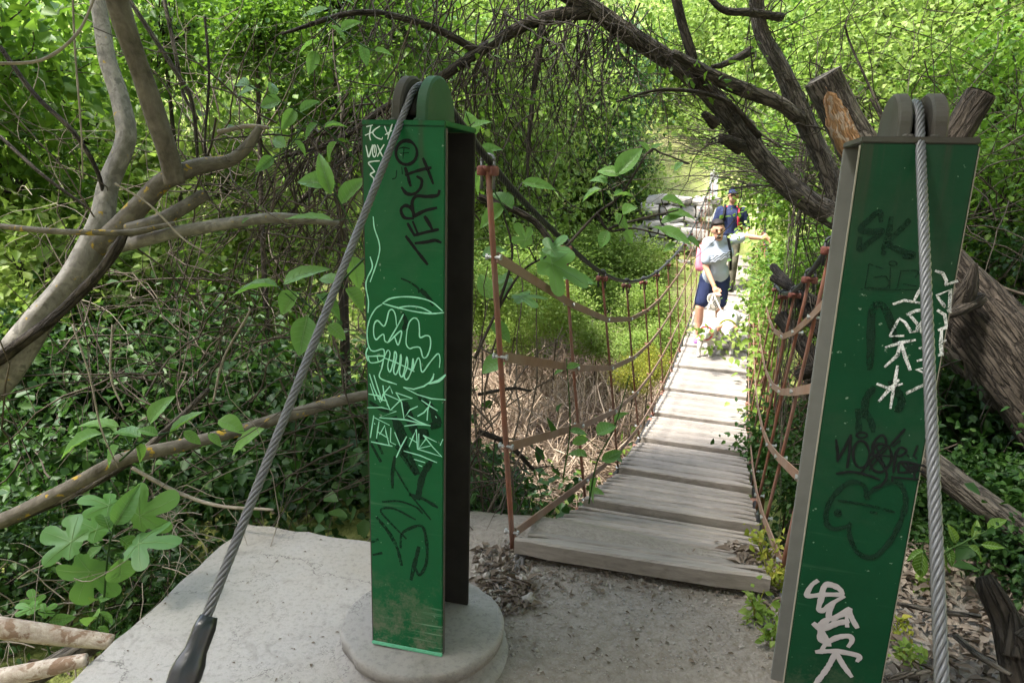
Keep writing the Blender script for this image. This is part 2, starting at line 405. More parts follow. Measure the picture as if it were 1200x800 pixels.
def mat_rust(name, a=(.16, .055, .03), b=(.30, .13, .085), grey=(.20, .17, .15), amt=.4, rough=.75):
    t = NT(name); v = t.coord('Object'); n = t.noise(v, 22, 7, .7); w = t.noise(v, 5, 4)
    c = t.mix(n, a, b); c = t.mix(t.math('MULTIPLY', t.ramp(w, [(.42, (0, 0, 0)), (.6, (1, 1, 1))]), amt), c, grey)
    return t.done(t.bsdf(c, rough, .15, t.bump(n, .35, .003), .35))

M = {}
M['green_l'] = mat_paint('green_paint', (.0050, .100, .032), .30, .9)
M['green_r'] = mat_paint('shaded_green_paint', (.0040, .047, .0185), .25, .5, .35)  # same green paint, darkened in colour for the deeper shade on this post
M['grime'] = M_flat('dark_grime', (.028, .026, .022), .7, 0, .5, 14)
M['primer'] = M_flat('grey_primer', (.175, .178, .165), .8, 0, .18, 26)
M['edge'] = M_flat('worn_edge', (.26, .24, .19), .8, 0, .3, 40)
M['cheek'] = mat_rust('saddle_steel', (.032, .026, .021), (.085, .072, .061), (.062, .070, .055), .6)
M['mint'] = M_flat('mint_weld_paint', (.13, .40, .24), .6, 0, .3, 60)
M['conc'] = mat_concrete('concrete_slab', (.27, .254, .234), (.37, .352, .328), (.27, .235, .19))
M['conc2'] = mat_concrete('concrete_plinth', (.22, .208, .19), (.31, .295, .275), (.20, .175, .14))
M['earth'] = mat_ground()
M['wood'] = mat_wood()
M['rust'] = mat_rust('rusty_red_rod'); M['strap'] = mat_rust('rusty_flat_bar', (.13, .066, .042), (.27, .165, .112), (.26, .22, .185), .35, .6)
M['clamp'] = mat_rust('red_clamp', (.12, .036, .026), (.23, .085, .065), (.12, .10, .09), .3)
M['steel'] = M_flat('galvanised_strand', (.15, .15, .155), .5, .6, .25, 60, .2)
M['steel_d'] = M_flat('backlit_dark_strand', (.055, .055, .06), .5, .6, .3, 60, .2)  # same strand steel, its backlit shade put into a darker colour
M['zinc'] = M_flat('zinc_bolt', (.5, .5, .5), .35, .9, .2, 60)
M['tape'] = M_flat('black_tape', (.012, .012, .014), .32, 0, .5, 40, .5, .6)
M['white_ink'] = M_ink('white_marker', (.62, .74, .70), 0.72, 260)
M['mint_ink'] = M_ink('mint_marker', (.34, .78, .56), 0.78, 260)
M['chalk'] = M_ink('chalky_marker', (.74, .75, .75), 0.53, 330)
M['black_ink'] = M_ink('black_spray', (.010, .012, .012), 0.66, 160)
M['faded'] = M_ink('faded_black_spray', (.008, .030, .016), 0.56, 120)
M['faded_r'] = M_ink('faint_black_spray', (.007, .026, .014), 0.56, 120)
M['grey_ink'] = M_ink('grey_spray', (.38, .355, .36), 0.7, 200)
M['bark_grey'] = M_bark('smooth_grey_bark', (.085, .077, .063), (.31, .285, .248), .05, (3, 3, 1.6), 10, .45, .85, (.15, .138, .118))
M['bark_lichen'] = M_bark('lichen_bark', (.050, .042, .032), (.18, .16, .13), .09, (3, 3, 1.5), 10, .5)
M['bark_brown'] = M_bark('brown_bark', (.040, .033, .026), (.175, .152, .125), 0, (5, 5, .9), 12, .9, .9, None, .75)
M['bark_old'] = M_bark('old_cracked_bark', (.024, .019, .015), (.105, .085, .067), 0, (5, 5, .9), 12, .9, .9, None, .8)
M['bark_smooth'] = M_bark('smooth_brown_bark', (.045, .037, .028), (.15, .130, .105), 0, (3, 3, 1.2), 10, .5)
M['bark_dark'] = M_bark('dark_bark', (.020, .016, .012), (.085, .070, .056), 0, (5, 5, .9), 12, .9, .9, None, .6)
M['bark_pale'] = M_bark('pale_dead_wood', (.27, .20, .15), (.58, .51, .43), 0, (5, 5, 5), 12, .6, .9, (.24, .16, .11))
M['cutwood'] = M_bark('bare_orange_wood', (.17, .075, .03), (.50, .30, .15), 0, (9, 9, 1.5), 14, .8, .8, (.46, .36, .27), .35)
M['twig'] = M_bark('twig', (.032, .025, .019), (.115, .092, .07), 0, (1, 1, 1), 20, .2)
M['twig_dark'] = M_bark('dark_twig', (.022, .018, .014), (.08, .066, .05), 0, (1, 1, 1), 20, .2)
M['twig_pale'] = M_bark('pale_twig', (.14, .118, .092), (.32, .275, .22), 0, (1, 1, 1), 20, .2)
M['straw'] = M_bark('dry_brush', (.19, .122, .085), (.44, .355, .265), 0, (1, 1, 1), 8, .1)
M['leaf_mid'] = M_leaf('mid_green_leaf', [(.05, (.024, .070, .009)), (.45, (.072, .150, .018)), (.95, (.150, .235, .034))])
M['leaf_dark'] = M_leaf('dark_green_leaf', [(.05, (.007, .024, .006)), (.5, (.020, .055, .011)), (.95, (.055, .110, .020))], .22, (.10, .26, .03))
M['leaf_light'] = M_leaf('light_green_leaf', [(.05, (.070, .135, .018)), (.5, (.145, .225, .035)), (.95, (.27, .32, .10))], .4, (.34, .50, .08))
M['leaf_yellow'] = M_leaf('yellow_green_leaf', [(.05, (.13, .19, .02)), (.5, (.23, .27, .04)), (.95, (.38, .30, .05))], .4, (.45, .45, .05))
M['leaf_big'] = M_leaf('big_fig_leaf', [(.05, (.055, .15, .045)), (.5, (.10, .23, .065)), (.95, (.16, .31, .075))], .42, (.32, .58, .06), .42, .3, .5)
M['vein'] = M_leaf('pale_leaf_vein', [(0, (.20, .33, .12)), (1, (.27, .40, .16))], .3, (.3, .5, .1))
M['litter'] = M_leaf('dead_leaf', [(.0, (.05, .036, .026)), (.5, (.14, .11, .085)), (1, (.30, .25, .20))], .08, (.3, .2, .1), .8, .2)
M['stone'] = mat_concrete('dry_stone', (.33, .31, .29), (.50, .47, .44), (.40, .36, .30))
M['wall_stone'] = mat_concrete('wall_stone', (.27, .255, .235), (.42, .40, .37), (.33, .29, .24))
M['pebble'] = mat_concrete('pebbles', (.22, .205, .185), (.36, .335, .305))
M['braid'] = M_flat('grey_woven_strap', (.12, .115, .11), .85, 0, .35, 40, .5)
M['skin'] = M_flat('skin', (.52, .27, .18), .5, 0, .08, 12, .05)
M['hair'] = M_flat('dark_hair', (.018, .014, .012), .6, 0, .3, 80)
M['shirt'] = M_flat('pale_grey_shirt', (.38, .42, .49), .9, 0, .05, 20)
M['print'] = M_flat('grey_shirt_print', (.30, .32, .36), .9, 0, .1, 20)
M['navy'] = M_flat('navy_cloth', (.022, .030, .075), .85, 0, .2, 20)
M['white_cloth'] = M_flat('white_cloth', (.75, .75, .75), .9, 0, .05, 20)
M['purple'] = M_flat('purple_shoe', (.36, .14, .50), .7, 0, .1, 20)
M['camo'] = M_bark('camouflage_cloth', (.045, .042, .03), (.20, .185, .13), 0, (3, 3, 3), 12, .1)
M['red_cloth'] = M_flat('red_cloth', (.50, .04, .07), .8, 0, .15, 20)
M['pink'] = M_flat('pink_cloth', (.72, .22, .28), .8, 0, .12, 20)
M['black_cloth'] = M_flat('black_cloth', (.014, .014, .016), .8, 0, .2, 20)
M['fur'] = M_flat('white_fur', (.50, .475, .45), .95, 0, .08, 40, .5)
M['ear'] = M_flat('tan_ear', (.42, .22, .14), .9, 0, .15, 30)
M['nose'] = M_flat('pinkish_muzzle', (.55, .36, .30), .7, 0, .1, 30)
M['rope'] = M_flat('pale_rope', (.60, .57, .50), .9, 0, .15, 120)
M['far_post'] = M_flat('far_post_overexposed', (.50, .50, .47), .7, 0, .15, 10)  # overexposed look of the sunlit far posts put into a pale grey

# ================================================================== SETTING
def sinh_axis(lo, hi, c, n, k):
    a = math.asinh((lo - c) / k); b = math.asinh((hi - c) / k)
    return c + k * np.sinh(np.linspace(a, b, n))
def build_ground():
    xs = sinh_axis(-70, 80, .3, 210, .9); ys = sinh_axis(-15, 90, 2.3, 230, .9)
    V = [(x, y, ground(x, y)) for y in ys for x in xs]; nx = len(xs)
    i = np.arange((len(ys) - 1) * (nx - 1)); r_, c_ = i // (nx - 1), i % (nx - 1); a = r_ * nx + c_
    F = np.stack([a, a + 1, a + nx + 1, a + nx], 1)
    o = obj('ground', (np.array(V), F), M['earth'], loc=(0, 0, 0)); tag(o, 'bare earth bank dropping into a brushy ravine and hillside', 'ground', None, 'structure')
build_ground()

def build_slab():
    A = on_z(290, 612, -.085); B = on_z(432, 632, -.085); C = on_z(75, 800, -.085)
    B2 = A + (B - A) * 1.36; C2 = C + (C - A) * 1.0
    ring = [C2, A, B2, v3(-.33, 1.45, -.085), v3(-.42, .9, -.085), v3(-.45, C2[1], -.085)]
    P = []
    for p, q in zip(ring, ring[1:] + ring[:1]):
        n = max(2, int(np.linalg.norm(q - p) / .05))
        for i in range(n):
            w = p + (q - p) * i / n; P.append(w + v3((mnoise.noise(Vector(w * 6)) + mnoise.noise(Vector(w * 22))) * .012, (mnoise.noise(Vector(w * 6 + v3(5, 5, 5))) + mnoise.noise(Vector(w * 22 + v3(5, 5, 5)))) * .012, 0))
    n = len(P); cen = np.mean(P, 0); V = []
    for f, dz in ((.0, 0),): pass
    inset = [p + nrm(cen - p) * .012 for p in P]
    V = inset + [p + v3(0, 0, -.012) for p in P] + [p + v3(0, 0, -.75) for p in P]
    F = [tuple(range(n))] + [(i + k*n, i + (k+1)*n, (i+1) % n + (k+1)*n, (i+1) % n + k*n) for k in range(2) for i in range(n)]
    o = obj('concrete_slab', (V, F), M['conc'], smooth=False)
    tag(o, 'pale grey concrete slab under the left cable, wedge shaped with straight worn edges', 'slab')
build_slab()

# ------------------------------------------------------------------ pylons
def plinth(c, label, dz=0.0):
    mb = MB()
    lathe(mb, (c[0], c[1], dz), [(.252, -.30), (.252, -.088), (.247, -.076), (.236, -.070), (.219, -.066), (.215, -.054), (.216, -.044), (.231, -.038), (.233, -.012), (.229, -.003), (.222, 0.0)], 96)
    V = mb.verts()
    for i, p in enumerate(V):
        chip = max(0, mnoise.noise(Vector(p * 14 + v3(0, 0, 40))) - .28) * .05 if p[2] - dz > -.045 else 0
        th = math.atan2(p[1] - c[1], p[0] - c[0]); p = p - v3(math.cos(th), math.sin(th), .6) * chip
        q = mnoise.noise(Vector(p * 7)) * .004 + mnoise.noise(Vector(p * 25)) * .0016
        V[i] = p + v3(q, q, q * .5 if p[2] > dz - .02 else q)
    o = obj('concrete_plinth', (V, mb.f), M['conc2'], loc=(c[0], c[1], -.1)); return tag(o, label, 'plinth')

POST = {}
def make_post(key, FL, ang, zt, paint, inner, rear, label):
    w = v3(math.cos(ang), math.sin(ang), 0); d = v3(-math.sin(ang), math.cos(ang), 0)
    Wd, Dp, tf = .20, .24, .013
    FL = v3(FL[0], FL[1], 0); cen = FL + w * Wd / 2 + d * Dp / 2
    root = empty('steel_pylon', cen, label, 'pylon')
    def bx(name, wc, dc, zc, hw, hd, hz, mat, bev=.002, parent=root):
        if key == 'R' and abs(zc - hz) < .01: zc -= .04; hz += .04
        mb = MB(); box(mb, FL + w * wc + d * dc + UP * zc, w * hw, d * hd, UP * hz, bev); return obj(name, mb, mat, parent, False)
    zb = zt - .013
    bx('front_flange', Wd / 2, tf / 2, zb / 2, Wd / 2, tf / 2, zb / 2, paint, .0025)
    bx('web', Wd / 2, Dp / 2, zb / 2, .005, Dp / 2 - tf - .001, zb / 2, inner, 0)
    bx('rear_flange', Wd / 2, Dp - tf / 2, zb / 2, Wd / 2, tf / 2, zb / 2, rear, .002)
    for s_ in (0, 1):      # worn edge line where the paint ends
        bx('flange_edge', (-.0012 if s_ == 0 else Wd + .0012), tf * .55, zb / 2, .001, tf * .40, zb / 2 - .004, M['edge'] if key == 'R' else M['cheek'], 0)
    bx('top_plate', Wd / 2, Dp / 2, zt - .0062, Wd / 2 + .0006, Dp / 2 + .0006, .006, paint if key == 'L' else M['cheek'], .002)
    bx('base_weld', Wd / 2, -.003, .004 + (-.075 if key == 'R' else 0), Wd / 2 + .001, .004, .0042, M['mint'], .002)
    # saddle: two half-round cheeks with the cable between them
    for wi, (w0, w1) in enumerate(((.062, .088), (.122, .150))):
        mb = MB(); hk = .088 if key == 'L' else .070; prof = [(-.104, 0)] + [(-.100 * math.cos(t), .020 + hk * math.sin(t)) for t in np.linspace(.0, PI, 24)] + [(.104, 0)]
        n = len(prof); V = []; bev = .004
        for ww, sh in ((w0, 1 - bev / .07), (w0 + bev, 1), (w1 - bev, 1), (w1, 1 - bev / .07)):
            for a, z in prof: V.append(FL + w * ww + d * (Dp / 2 + a * sh) + UP * (zt + z * sh))
        F = [tuple(range(n))[::-1], tuple(3*n + i for i in range(n))] + [(k*n + i, k*n + (i+1) % n, (k+1)*n + (i+1) % n, (k+1)*n + i) for k in range(3) for i in range(n)]
        mat = M['cheek']
        if key == 'L' and wi == 1: mat = M['green_cheek']
        ch = obj('saddle_cheek', (V, F), mat, root, False)
        for q in (-1, 1):
            mb = MB()
            for k in range(4):
                lathe(mb, FL + w * (w0 + w1) / 2 + w * R_.uniform(-.012, .012) + d * (Dp / 2 + q * (.100 - k * .002)) + UP * zt, [(.009, -.002), (.008, .003), (.004, .006)], 8)
            obj('weld_bead', mb, mat, ch)
    mb = MB(); P = [FL + w * .105 + d * (Dp / 2 + .070 * math.cos(t)) + UP * (zt + .012 + (hk - .045) * math.sin(t)) for t in np.linspace(0, PI, 14)]
    mb.add(*tube(P, .014, 8)); obj('saddle_roller', mb, M['grime'], root)
    POST[key] = dict(root=root, FL=FL, w=w, d=d, zt=zt, n=-d, S=FL + w * .105 + d * Dp / 2 + UP * (zt + (.087 if key == 'L' else .072)), cen=cen)
M['green_cheek'] = mat_rust('green_saddle_steel', (.012, .060, .028), (.035, .10, .05), (.07, .085, .06), .5)
make_post('L', (-.356, 1.621), rad(-13.1), 1.365, M['green_l'], M['grime'], M['grime'], 'tall bright green steel post with mint skull drawing and ITALY written on its face')
make_post('R', (.668, 1.385), rad(-17), 1.345, M['green_r'], M['primer'], M['primer'], 'shaded green steel post with white chalky letters and grey tag, close beside dead trunk')
plinth(POST['L']['cen'] + v3(.0, .01, 0), 'round stepped concrete plinth under the bright green post with mint skull')
plinth(POST['R']['cen'] + D * .02, 'round concrete plinth under the shaded green post beside leaf litter', -.075)

# ------------------------------------------------------------------ paint marks on the pylons
_lift = [0]
def ribbon(mb, pts, width, key, smooth=True):
    p = POST[key]; k = p['FL'] @ p['n']
    Q = np.array([on_plane(x, y, p['n'], k) for x, y in pts])
    L = np.linalg.norm(np.diff(Q, axis=0), axis=1).sum()
    if smooth and len(Q) > 2: Q = catmull(Q, max(len(Q) * 3, int(L / .004)))
    elif len(Q) > 2: Q = catmull(Q, len(Q) * 2) if smooth else Q
    hw = width / FPX * (np.linalg.norm(Q.mean(0) - CAM)) * .5
    T = np.gradient(Q, axis=0); V = []; n = len(Q)
    for i in range(n):
        t = nrm(T[i]); s = nrm(np.cross(p['n'], t)); _lift[0] += 1
        wv = hw * (1 + .30 * mnoise.noise(Vector(Q[i] * 45)) + .25 * mnoise.noise(Vector(Q[i] * 170))) * (.72 + .28 * min(1, min(i, n - 1 - i) / max(1, n * .12)))
        if i == 0: Q[i] = Q[i] - t * hw * .5
        if i == n - 1: Q[i] = Q[i] + t * hw * .5
        h = p['n'] * (.0006 + (_lift[0] % 3000) * 4e-7)
        V += [Q[i] + s * wv + h, Q[i] + s * wv * .5 + h * 1.15, Q[i] - s * wv * .5 + h * 1.15, Q[i] - s * wv + h]
    mb.add(V, [(4*i + j, 4*i + j + 1, 4*i + j + 5, 4*i + j + 4) for i in range(n - 1) for j in range(3)])
def strokes(name, key, mat, width, off, sc, lines, smooth=True, label=None):
    mb = MB()
    for ln in lines:
        w_ = width
        if isinstance(ln, tuple): w_, ln = ln
        ribbon(mb, [(off[0] + a / sc, off[1] + b / sc) for a, b in ln], w_, key, smooth)
    o = obj(name, mb, mat, POST[key]['root'], False)
    if label: o['label'] = label
def arc(cx, cy, rx, ry, a0=0, a1=360, n=14): return [(cx + rx * math.cos(rad(a)), cy + ry * math.sin(rad(a))) for a in np.linspace(a0, a1, n)]

G0, G1, G2, G3, G4 = ((420, 80), 6.67), ((460, 160), 5.0), ((425, 340), 7.27), ((425, 435), 6.67), ((425, 520), 4.71)
strokes('faded_tag', 'L', M['faded'], 4.5, *G3, [
    (11, [(250, 370), (300, 480), (330, 600), (420, 790)]), (11, [(330, 250), (350, 330), (420, 480), (500, 480)]), (9, [(560, 330), (590, 400), (540, 430)]), (8, [(430, 180), (540, 290), (560, 380)]),
    (5, [(60, 240), (150, 300), (200, 310)]), (5, [(70, 570), (140, 700)]), (5, [(110, 540), (155, 640)]), (8, [(270, 590), (330, 650)])])
strokes('faded_tag', 'L', M['faded'], 4.5, *G4, [
    (7, [(215, 60), (290, 160)]), (7, [(375, 100), (330, 180), (305, 300)]), (4, [(178, 70), (165, 160), (165, 240)]), (2.4, [(175, 130), (260, 270), (375, 415)]), (4, [(260, 280), (330, 300), (412, 348)]),
    (2.6, [(110, 318), (200, 315), (290, 345), (330, 380)]), (2.6, [(240, 520), (150, 430), (100, 365), (170, 355), (290, 415)]),
    (4.5, [(80, 405), (140, 480), (190, 570), (215, 665)]), (3.6, [(210, 570), (215, 500), (260, 465), (330, 455), (355, 560), (350, 660), (315, 720), (290, 680)]), (5, [(310, 570), (290, 650), (268, 745)]), (4, [(60, 610), (105, 600)]), (4, [(50, 540), (85, 525)])])
strokes('faded_tag', 'L', M['faded'], 3, (425, 340), 7.27, [(6, [(500, 0), (560, 60), (600, 120)]), (5, [(345, 200), (370, 270), (350, 330)]), (2.2, [(330, -100), (400, -70), (470, -20), (480, 20)])])
strokes('black_tag', 'L', M['black_ink'], 3.8, *G1, [
    arc(82, 95, 62, 70, -40, 330, 20), [(95, 262), (108, 288)], [(75, 185), (90, 230), (105, 288)], [(78, 225), (150, 200), (225, 183)], [(180, 130), (210, 200), (238, 275)],
    [(55, 300), (85, 335), (130, 335), (165, 300), (172, 255), (145, 235)],
    [(122, 480), (70, 475), (50, 430), (75, 405), (110, 420), (130, 465)], [(122, 470), (190, 435), (258, 418)], [(125, 465), (115, 390), (140, 350), (200, 352), (262, 345), (275, 318)],
    [(90, 510), (115, 555), (130, 580)], [(130, 578), (200, 560), (268, 545)], [(190, 470), (215, 510), (235, 548)], [(120, 500), (145, 560)],
    [(80, 585), (140, 665), (205, 748)], [(135, 625), (200, 618), (250, 608), (283, 620)]], label='black vertical letters TERGIO')
strokes('faded_tag', 'L', M['faded'], 1.4, *G1, [[(40, 70), (70, 65), (100, 72)], [(68, 65), (62, 130)], [(45, 100), (95, 95)], [(0, 250), (20, 240), (25, 200)], [(55, 180), (58, 220)]])
strokes('white_tag', 'L', M['white_ink'], 1.5, *G0, [
    [(65, 458), (112, 446)], [(100, 450), (88, 520), (96, 562)], [(55, 525), (120, 496)], [(168, 455), (130, 480), (113, 505), (140, 540), (182, 556), (190, 542)], [(206, 455), (236, 530)], [(266, 440), (245, 500), (230, 555)], [(212, 520), (262, 488)],
    [(60, 605), (72, 660), (82, 695), (100, 640), (112, 600)], arc(126, 648, 15, 46), [(125, 615), (128, 660)], [(150, 600), (170, 650), (190, 690)], [(202, 598), (170, 650), (150, 690)],
    [(166, 725), (120, 728), (80, 740), (105, 775), (130, 810)], [(130, 808), (95, 830), (120, 860), (120, 890)]], label='white letters FCH VOX')
strokes('mint_drawing', 'L', M['mint_ink'], 1.5, (400, 60), 2.0, [[(75, 388), (78, 415), (88, 445), (90, 468), (82, 500), (68, 540)], [(68, 482), (73, 505), (62, 530), (58, 550), (64, 585), (63, 612)]])
strokes('mint_drawing', 'L', M['mint_ink'], 1.6, *G2, [
    [(165, 120), (110, 160), (60, 250), (40, 350), (45, 440), (65, 500), (100, 518), (165, 500), (185, 515), (185, 570)],
    [(172, 110), (240, 70), (350, 55), (480, 65), (590, 100), (680, 175)], [(172, 112), (300, 148), (440, 180), (580, 198), (692, 190)], [(315, 145), (400, 135), (500, 148), (585, 188)],
    [(215, 445), (190, 430), (180, 375), (150, 390), (115, 420), (95, 370), (100, 290), (130, 258), (180, 305), (205, 260), (225, 180), (255, 165), (280, 210), (290, 300)],
    [(348, 205), (300, 300), (215, 445)], [(225, 440), (330, 345), (305, 465), (275, 400)],
    [(380, 340), (400, 270), (440, 235), (475, 260), (485, 330), (490, 400), (540, 385), (575, 400), (578, 480), (550, 560), (515, 570), (490, 490), (440, 485), (400, 495), (372, 450), (380, 330)],
    [(45, 555), (70, 615), (160, 600), (180, 560), (50, 562)], [(125, 565), (135, 605)], [(45, 490), (30, 540), (45, 600)],
    [(185, 570), (215, 510), (235, 540), (215, 640), (235, 695), (265, 600), (275, 522), (290, 560), (265, 680), (285, 715), (315, 640), (325, 545), (330, 600), (315, 700), (340, 735), (365, 640), (378, 565), (385, 640), (355, 730), (380, 758), (415, 690), (430, 580), (435, 640), (428, 680), (470, 580), (490, 600), (500, 680), (520, 690), (570, 620), (640, 540), (660, 580), (655, 655)],
    [(185, 575), (300, 620), (440, 690)], [(180, 590), (165, 660), (150, 745), (290, 800)], [(605, 710), (600, 750), (560, 795)], [(705, 725), (650, 775), (570, 795)]], label='mint line drawing of a skull')
strokes('mint_tag', 'L', M['mint_ink'], 1.6, *G3, [
    [(320, 122), (400, 138), (480, 115), (530, 80), (560, 20)], [(520, 92), (590, 70), (648, 25)], [(322, 125), (430, 180), (540, 212), (648, 220)],
    [(55, 20), (90, 130), (140, 240)], [(90, 30), (120, 130), (150, 215)], [(60, 95), (100, 220)], [(50, 175), (130, 190), (150, 225)], [(160, 110), (170, 190), (215, 300)], [(150, 230), (160, 180), (215, 115), (235, 170)], [(165, 170), (300, 230)], [(120, 210), (190, 230), (195, 265)],
    [(262, 165), (390, 210), (300, 220), (220, 300)], [(262, 165), (305, 240), (325, 365), (370, 300), (430, 272)],
    [(40, 282), (150, 280), (265, 310), (130, 360), (330, 375), (530, 422)], [(355, 345), (440, 390), (530, 422), (430, 412), (330, 425)],
    [(462, 225), (520, 265), (585, 305)], [(530, 235), (510, 300), (505, 380)], [(520, 270), (480, 320), (432, 348)], [(572, 350), (578, 360)],
    [(88, 345), (75, 430), (62, 515)], [(95, 360), (210, 418)], [(130, 390), (120, 450), (110, 520)], [(93, 405), (97, 410)], [(135, 490), (175, 420), (185, 480), (210, 578)], [(120, 470), (200, 520)], [(222, 440), (218, 550), (258, 570)], [(252, 475), (295, 580)], [(345, 508), (300, 590), (265, 668)],
    [(70, 548), (150, 565), (232, 582)], [(365, 585), (395, 510), (420, 450), (430, 600)], [(370, 520), (425, 555)], [(440, 485), (440, 600), (500, 520), (480, 500)], [(475, 498), (578, 550)], [(478, 500), (550, 590), (620, 665), (530, 635), (430, 605)], [(440, 600), (530, 580)], [(628, 530), (608, 575)],
    [(325, 620), (450, 655), (580, 710)], [(405, 685), (488, 710)], [(440, 730), (465, 740)]], False, label='mint letters MASE and ITALY AVS')

H5, H6, H7, H8 = ((990, 220), 5.33), ((1010, 310), 4.444), ((960, 480), 4.446), ((930, 670), 6.15)
strokes('faded_tag', 'R', M['faded_r'], 6, *H5, [
    [(225, 205), (215, 150), (150, 200), (95, 260), (160, 275), (235, 270), (150, 340), (90, 385), (95, 315)], [(290, 190), (270, 300), (240, 410)], [(400, 205), (330, 280), (270, 340), (340, 390), (430, 420), (370, 430)]], label='faint black letters SK')
strokes('faded_tag', 'R', M['faded_r'], 1.5, *H5, [
    [(150, 475), (125, 625)], [(150, 475), (240, 505)], [(125, 622), (262, 622), (258, 555), (180, 560)], [(285, 500), (278, 625)], arc(300, 472, 25, 14), [(350, 520), (325, 625)], [(350, 518), (455, 520), (440, 560)], [(365, 600), (445, 612)], [(100, 633), (450, 636)]], label='thin black letters GIR')
strokes('faded_tag', 'R', M['faded_r'], 7, *H6, [[(75, 200), (50, 260), (45, 420), (40, 540)], [(60, 205), (110, 215), (150, 300), (175, 400)], [(60, 640), (20, 700), (15, 790)], [(150, 610), (205, 700), (185, 760)]])
strokes('chalky_tag', 'R', M['chalk'], 3.2, *H6, [
    [(385, 32), (420, 45), (440, 85), (435, 105)], [(435, 105), (495, 85)], [(390, 160), (460, 130), (455, 250), (425, 210), (395, 170)], [(165, 205), (220, 185), (330, 205)], [(320, 98), (290, 150), (270, 190)],
    [(340, 232), (280, 240), (235, 258)], [(245, 258), (290, 310), (285, 345), (255, 350), (225, 300), (195, 280)], [(190, 285), (165, 330), (145, 370)], [(145, 372), (215, 370)],
    [(335, 262), (305, 310), (310, 350), (345, 372)], [(395, 238), (430, 260), (440, 320), (400, 340)], [(410, 335), (440, 330)], [(405, 400), (435, 395)], [(415, 330), (410, 420), (415, 470)],
    [(125, 430), (200, 405), (275, 392)], [(200, 405), (185, 470), (120, 530)], [(205, 410), (225, 480), (250, 545)], [(300, 435), (350, 415)], [(290, 500), (350, 482)], [(400, 470), (420, 465)],
    [(185, 528), (165, 640), (148, 745)], [(80, 620), (130, 640), (208, 620)], [(190, 600), (140, 650), (90, 708)], [(355, 530), (285, 545), (355, 575)], [(360, 605), (290, 640), (232, 668)]], False, label='chalky white letters written sideways')
strokes('faded_tag', 'R', M['faded_r'], 5, *H7, [
    [(250, 460), (230, 390), (160, 375), (90, 430), (45, 500), (35, 580), (70, 615), (130, 610), (160, 590)], [(240, 450), (290, 410), (360, 375), (420, 385), (450, 460), (430, 560), (370, 680), (280, 765), (200, 740), (160, 660), (155, 600)],
    (3, [(100, 470), (230, 490), (390, 530)]), (4, arc(97, 535, 10, 10)), (4, [(270, 530), (295, 535)]), (6, [(200, 0), (205, 60), (205, 110)]), (6, [(240, 10), (270, 60), (280, 110)])], label='faint black heart-shaped face')
strokes('black_tag', 'R', M['black_ink'], 2.6, *H7, [
    [(88, 155), (95, 220), (95, 268)], [(95, 265), (130, 200), (165, 130)], [(165, 130), (155, 230), (145, 300)], arc(218, 230, 42, 70), (2, arc(222, 130, 28, 14)), [(220, 325), (280, 250), (345, 180), (330, 130), (290, 160), (280, 220), (340, 300), (350, 350), (320, 395), (285, 405)],
    [(265, 240), (300, 180), (360, 190), (375, 260), (330, 320), (280, 310), (262, 260)], [(260, 235), (380, 240)], [(260, 310), (350, 200)], [(290, 180), (345, 300)], [(445, 100), (400, 150), (370, 185)], [(420, 160), (385, 188)],
    [(400, 215), (392, 270), (385, 325)], [(395, 235), (420, 195), (455, 210), (430, 235), (400, 240)], [(460, 235), (464, 240)], [(512, 185), (490, 240)], [(500, 245), (504, 250)],
    [(410, 325), (425, 270), (545, 290)], [(430, 275), (465, 320), (415, 325)], [(460, 275), (475, 325), (505, 285), (455, 315)], [(500, 325), (520, 285)], [(480, 300), (545, 325)], [(90, 330), (170, 322), (250, 338), (315, 362)], [(390, 350), (515, 360)], [(380, 345), (380, 370)], [(495, 330), (495, 362)]], label='black spray tag with small 187')
strokes('grey_tag', 'R', M['grey_ink'], 5.2, *H8, [
    [(170, 60), (130, 90), (95, 155), (120, 168), (220, 158), (345, 155), (320, 110), (250, 85), (215, 110), (200, 180), (180, 260), (215, 270), (280, 220), (360, 172)], [(285, 225), (260, 270), (255, 320), (290, 330), (395, 262), (400, 290)], (6, [(255, 330), (200, 375), (220, 400), (310, 365), (390, 350)]), (6, [(240, 340), (380, 300)]),
    [(395, 265), (420, 330), (455, 392)], [(380, 300), (385, 385)], [(145, 368), (200, 420), (250, 500)], (6, [(200, 400), (195, 480), (235, 500)]), [(205, 550), (240, 505), (320, 465), (400, 458), (420, 490), (395, 530)], (5.5, [(225, 520), (260, 520)]),
    [(165, 570), (240, 565), (340, 570), (470, 600), (460, 635)], [(300, 580), (240, 690), (160, 795)], [(310, 585), (360, 670), (415, 745)]], label='thick grey spray letters')

# ------------------------------------------------------------------ suspension cables
def strand_cable(mb, P, dia, pitch, k=6):
    P = np.asarray(P, float); n = len(P); seg = np.linalg.norm(np.diff(P, axis=0), axis=1); L = np.concatenate([[0], np.cumsum(seg)])
    T = np.gradient(P, axis=0); T /= np.linalg.norm(T, axis=1)[:, None]
    A = np.cross(T, X); A /= np.linalg.norm(A, axis=1)[:, None]; B = np.cross(T, A)
    r = dia / 6
    for j in range(6):
        th = 2 * PI * L / pitch + 2 * PI * j / 6
        Q = P + (A * np.cos(th)[:, None] + B * np.sin(th)[:, None]) * (2 * r)
        mb.add(*tube(Q, r * 1.08, k))
    mb.add(*tube(P, r * 1.6, k))
def resample(P, step):
    P = np.asarray(P); seg = np.linalg.norm(np.diff(P, axis=0), axis=1); L = np.concatenate([[0], np.cumsum(seg)])
    t = np.linspace(0, L[-1], int(L[-1] / step) + 2)
    return np.stack([np.interp(t, L, P[:, i]) for i in range(3)], 1)
CABC = {'L': -.74, 'R': .300}
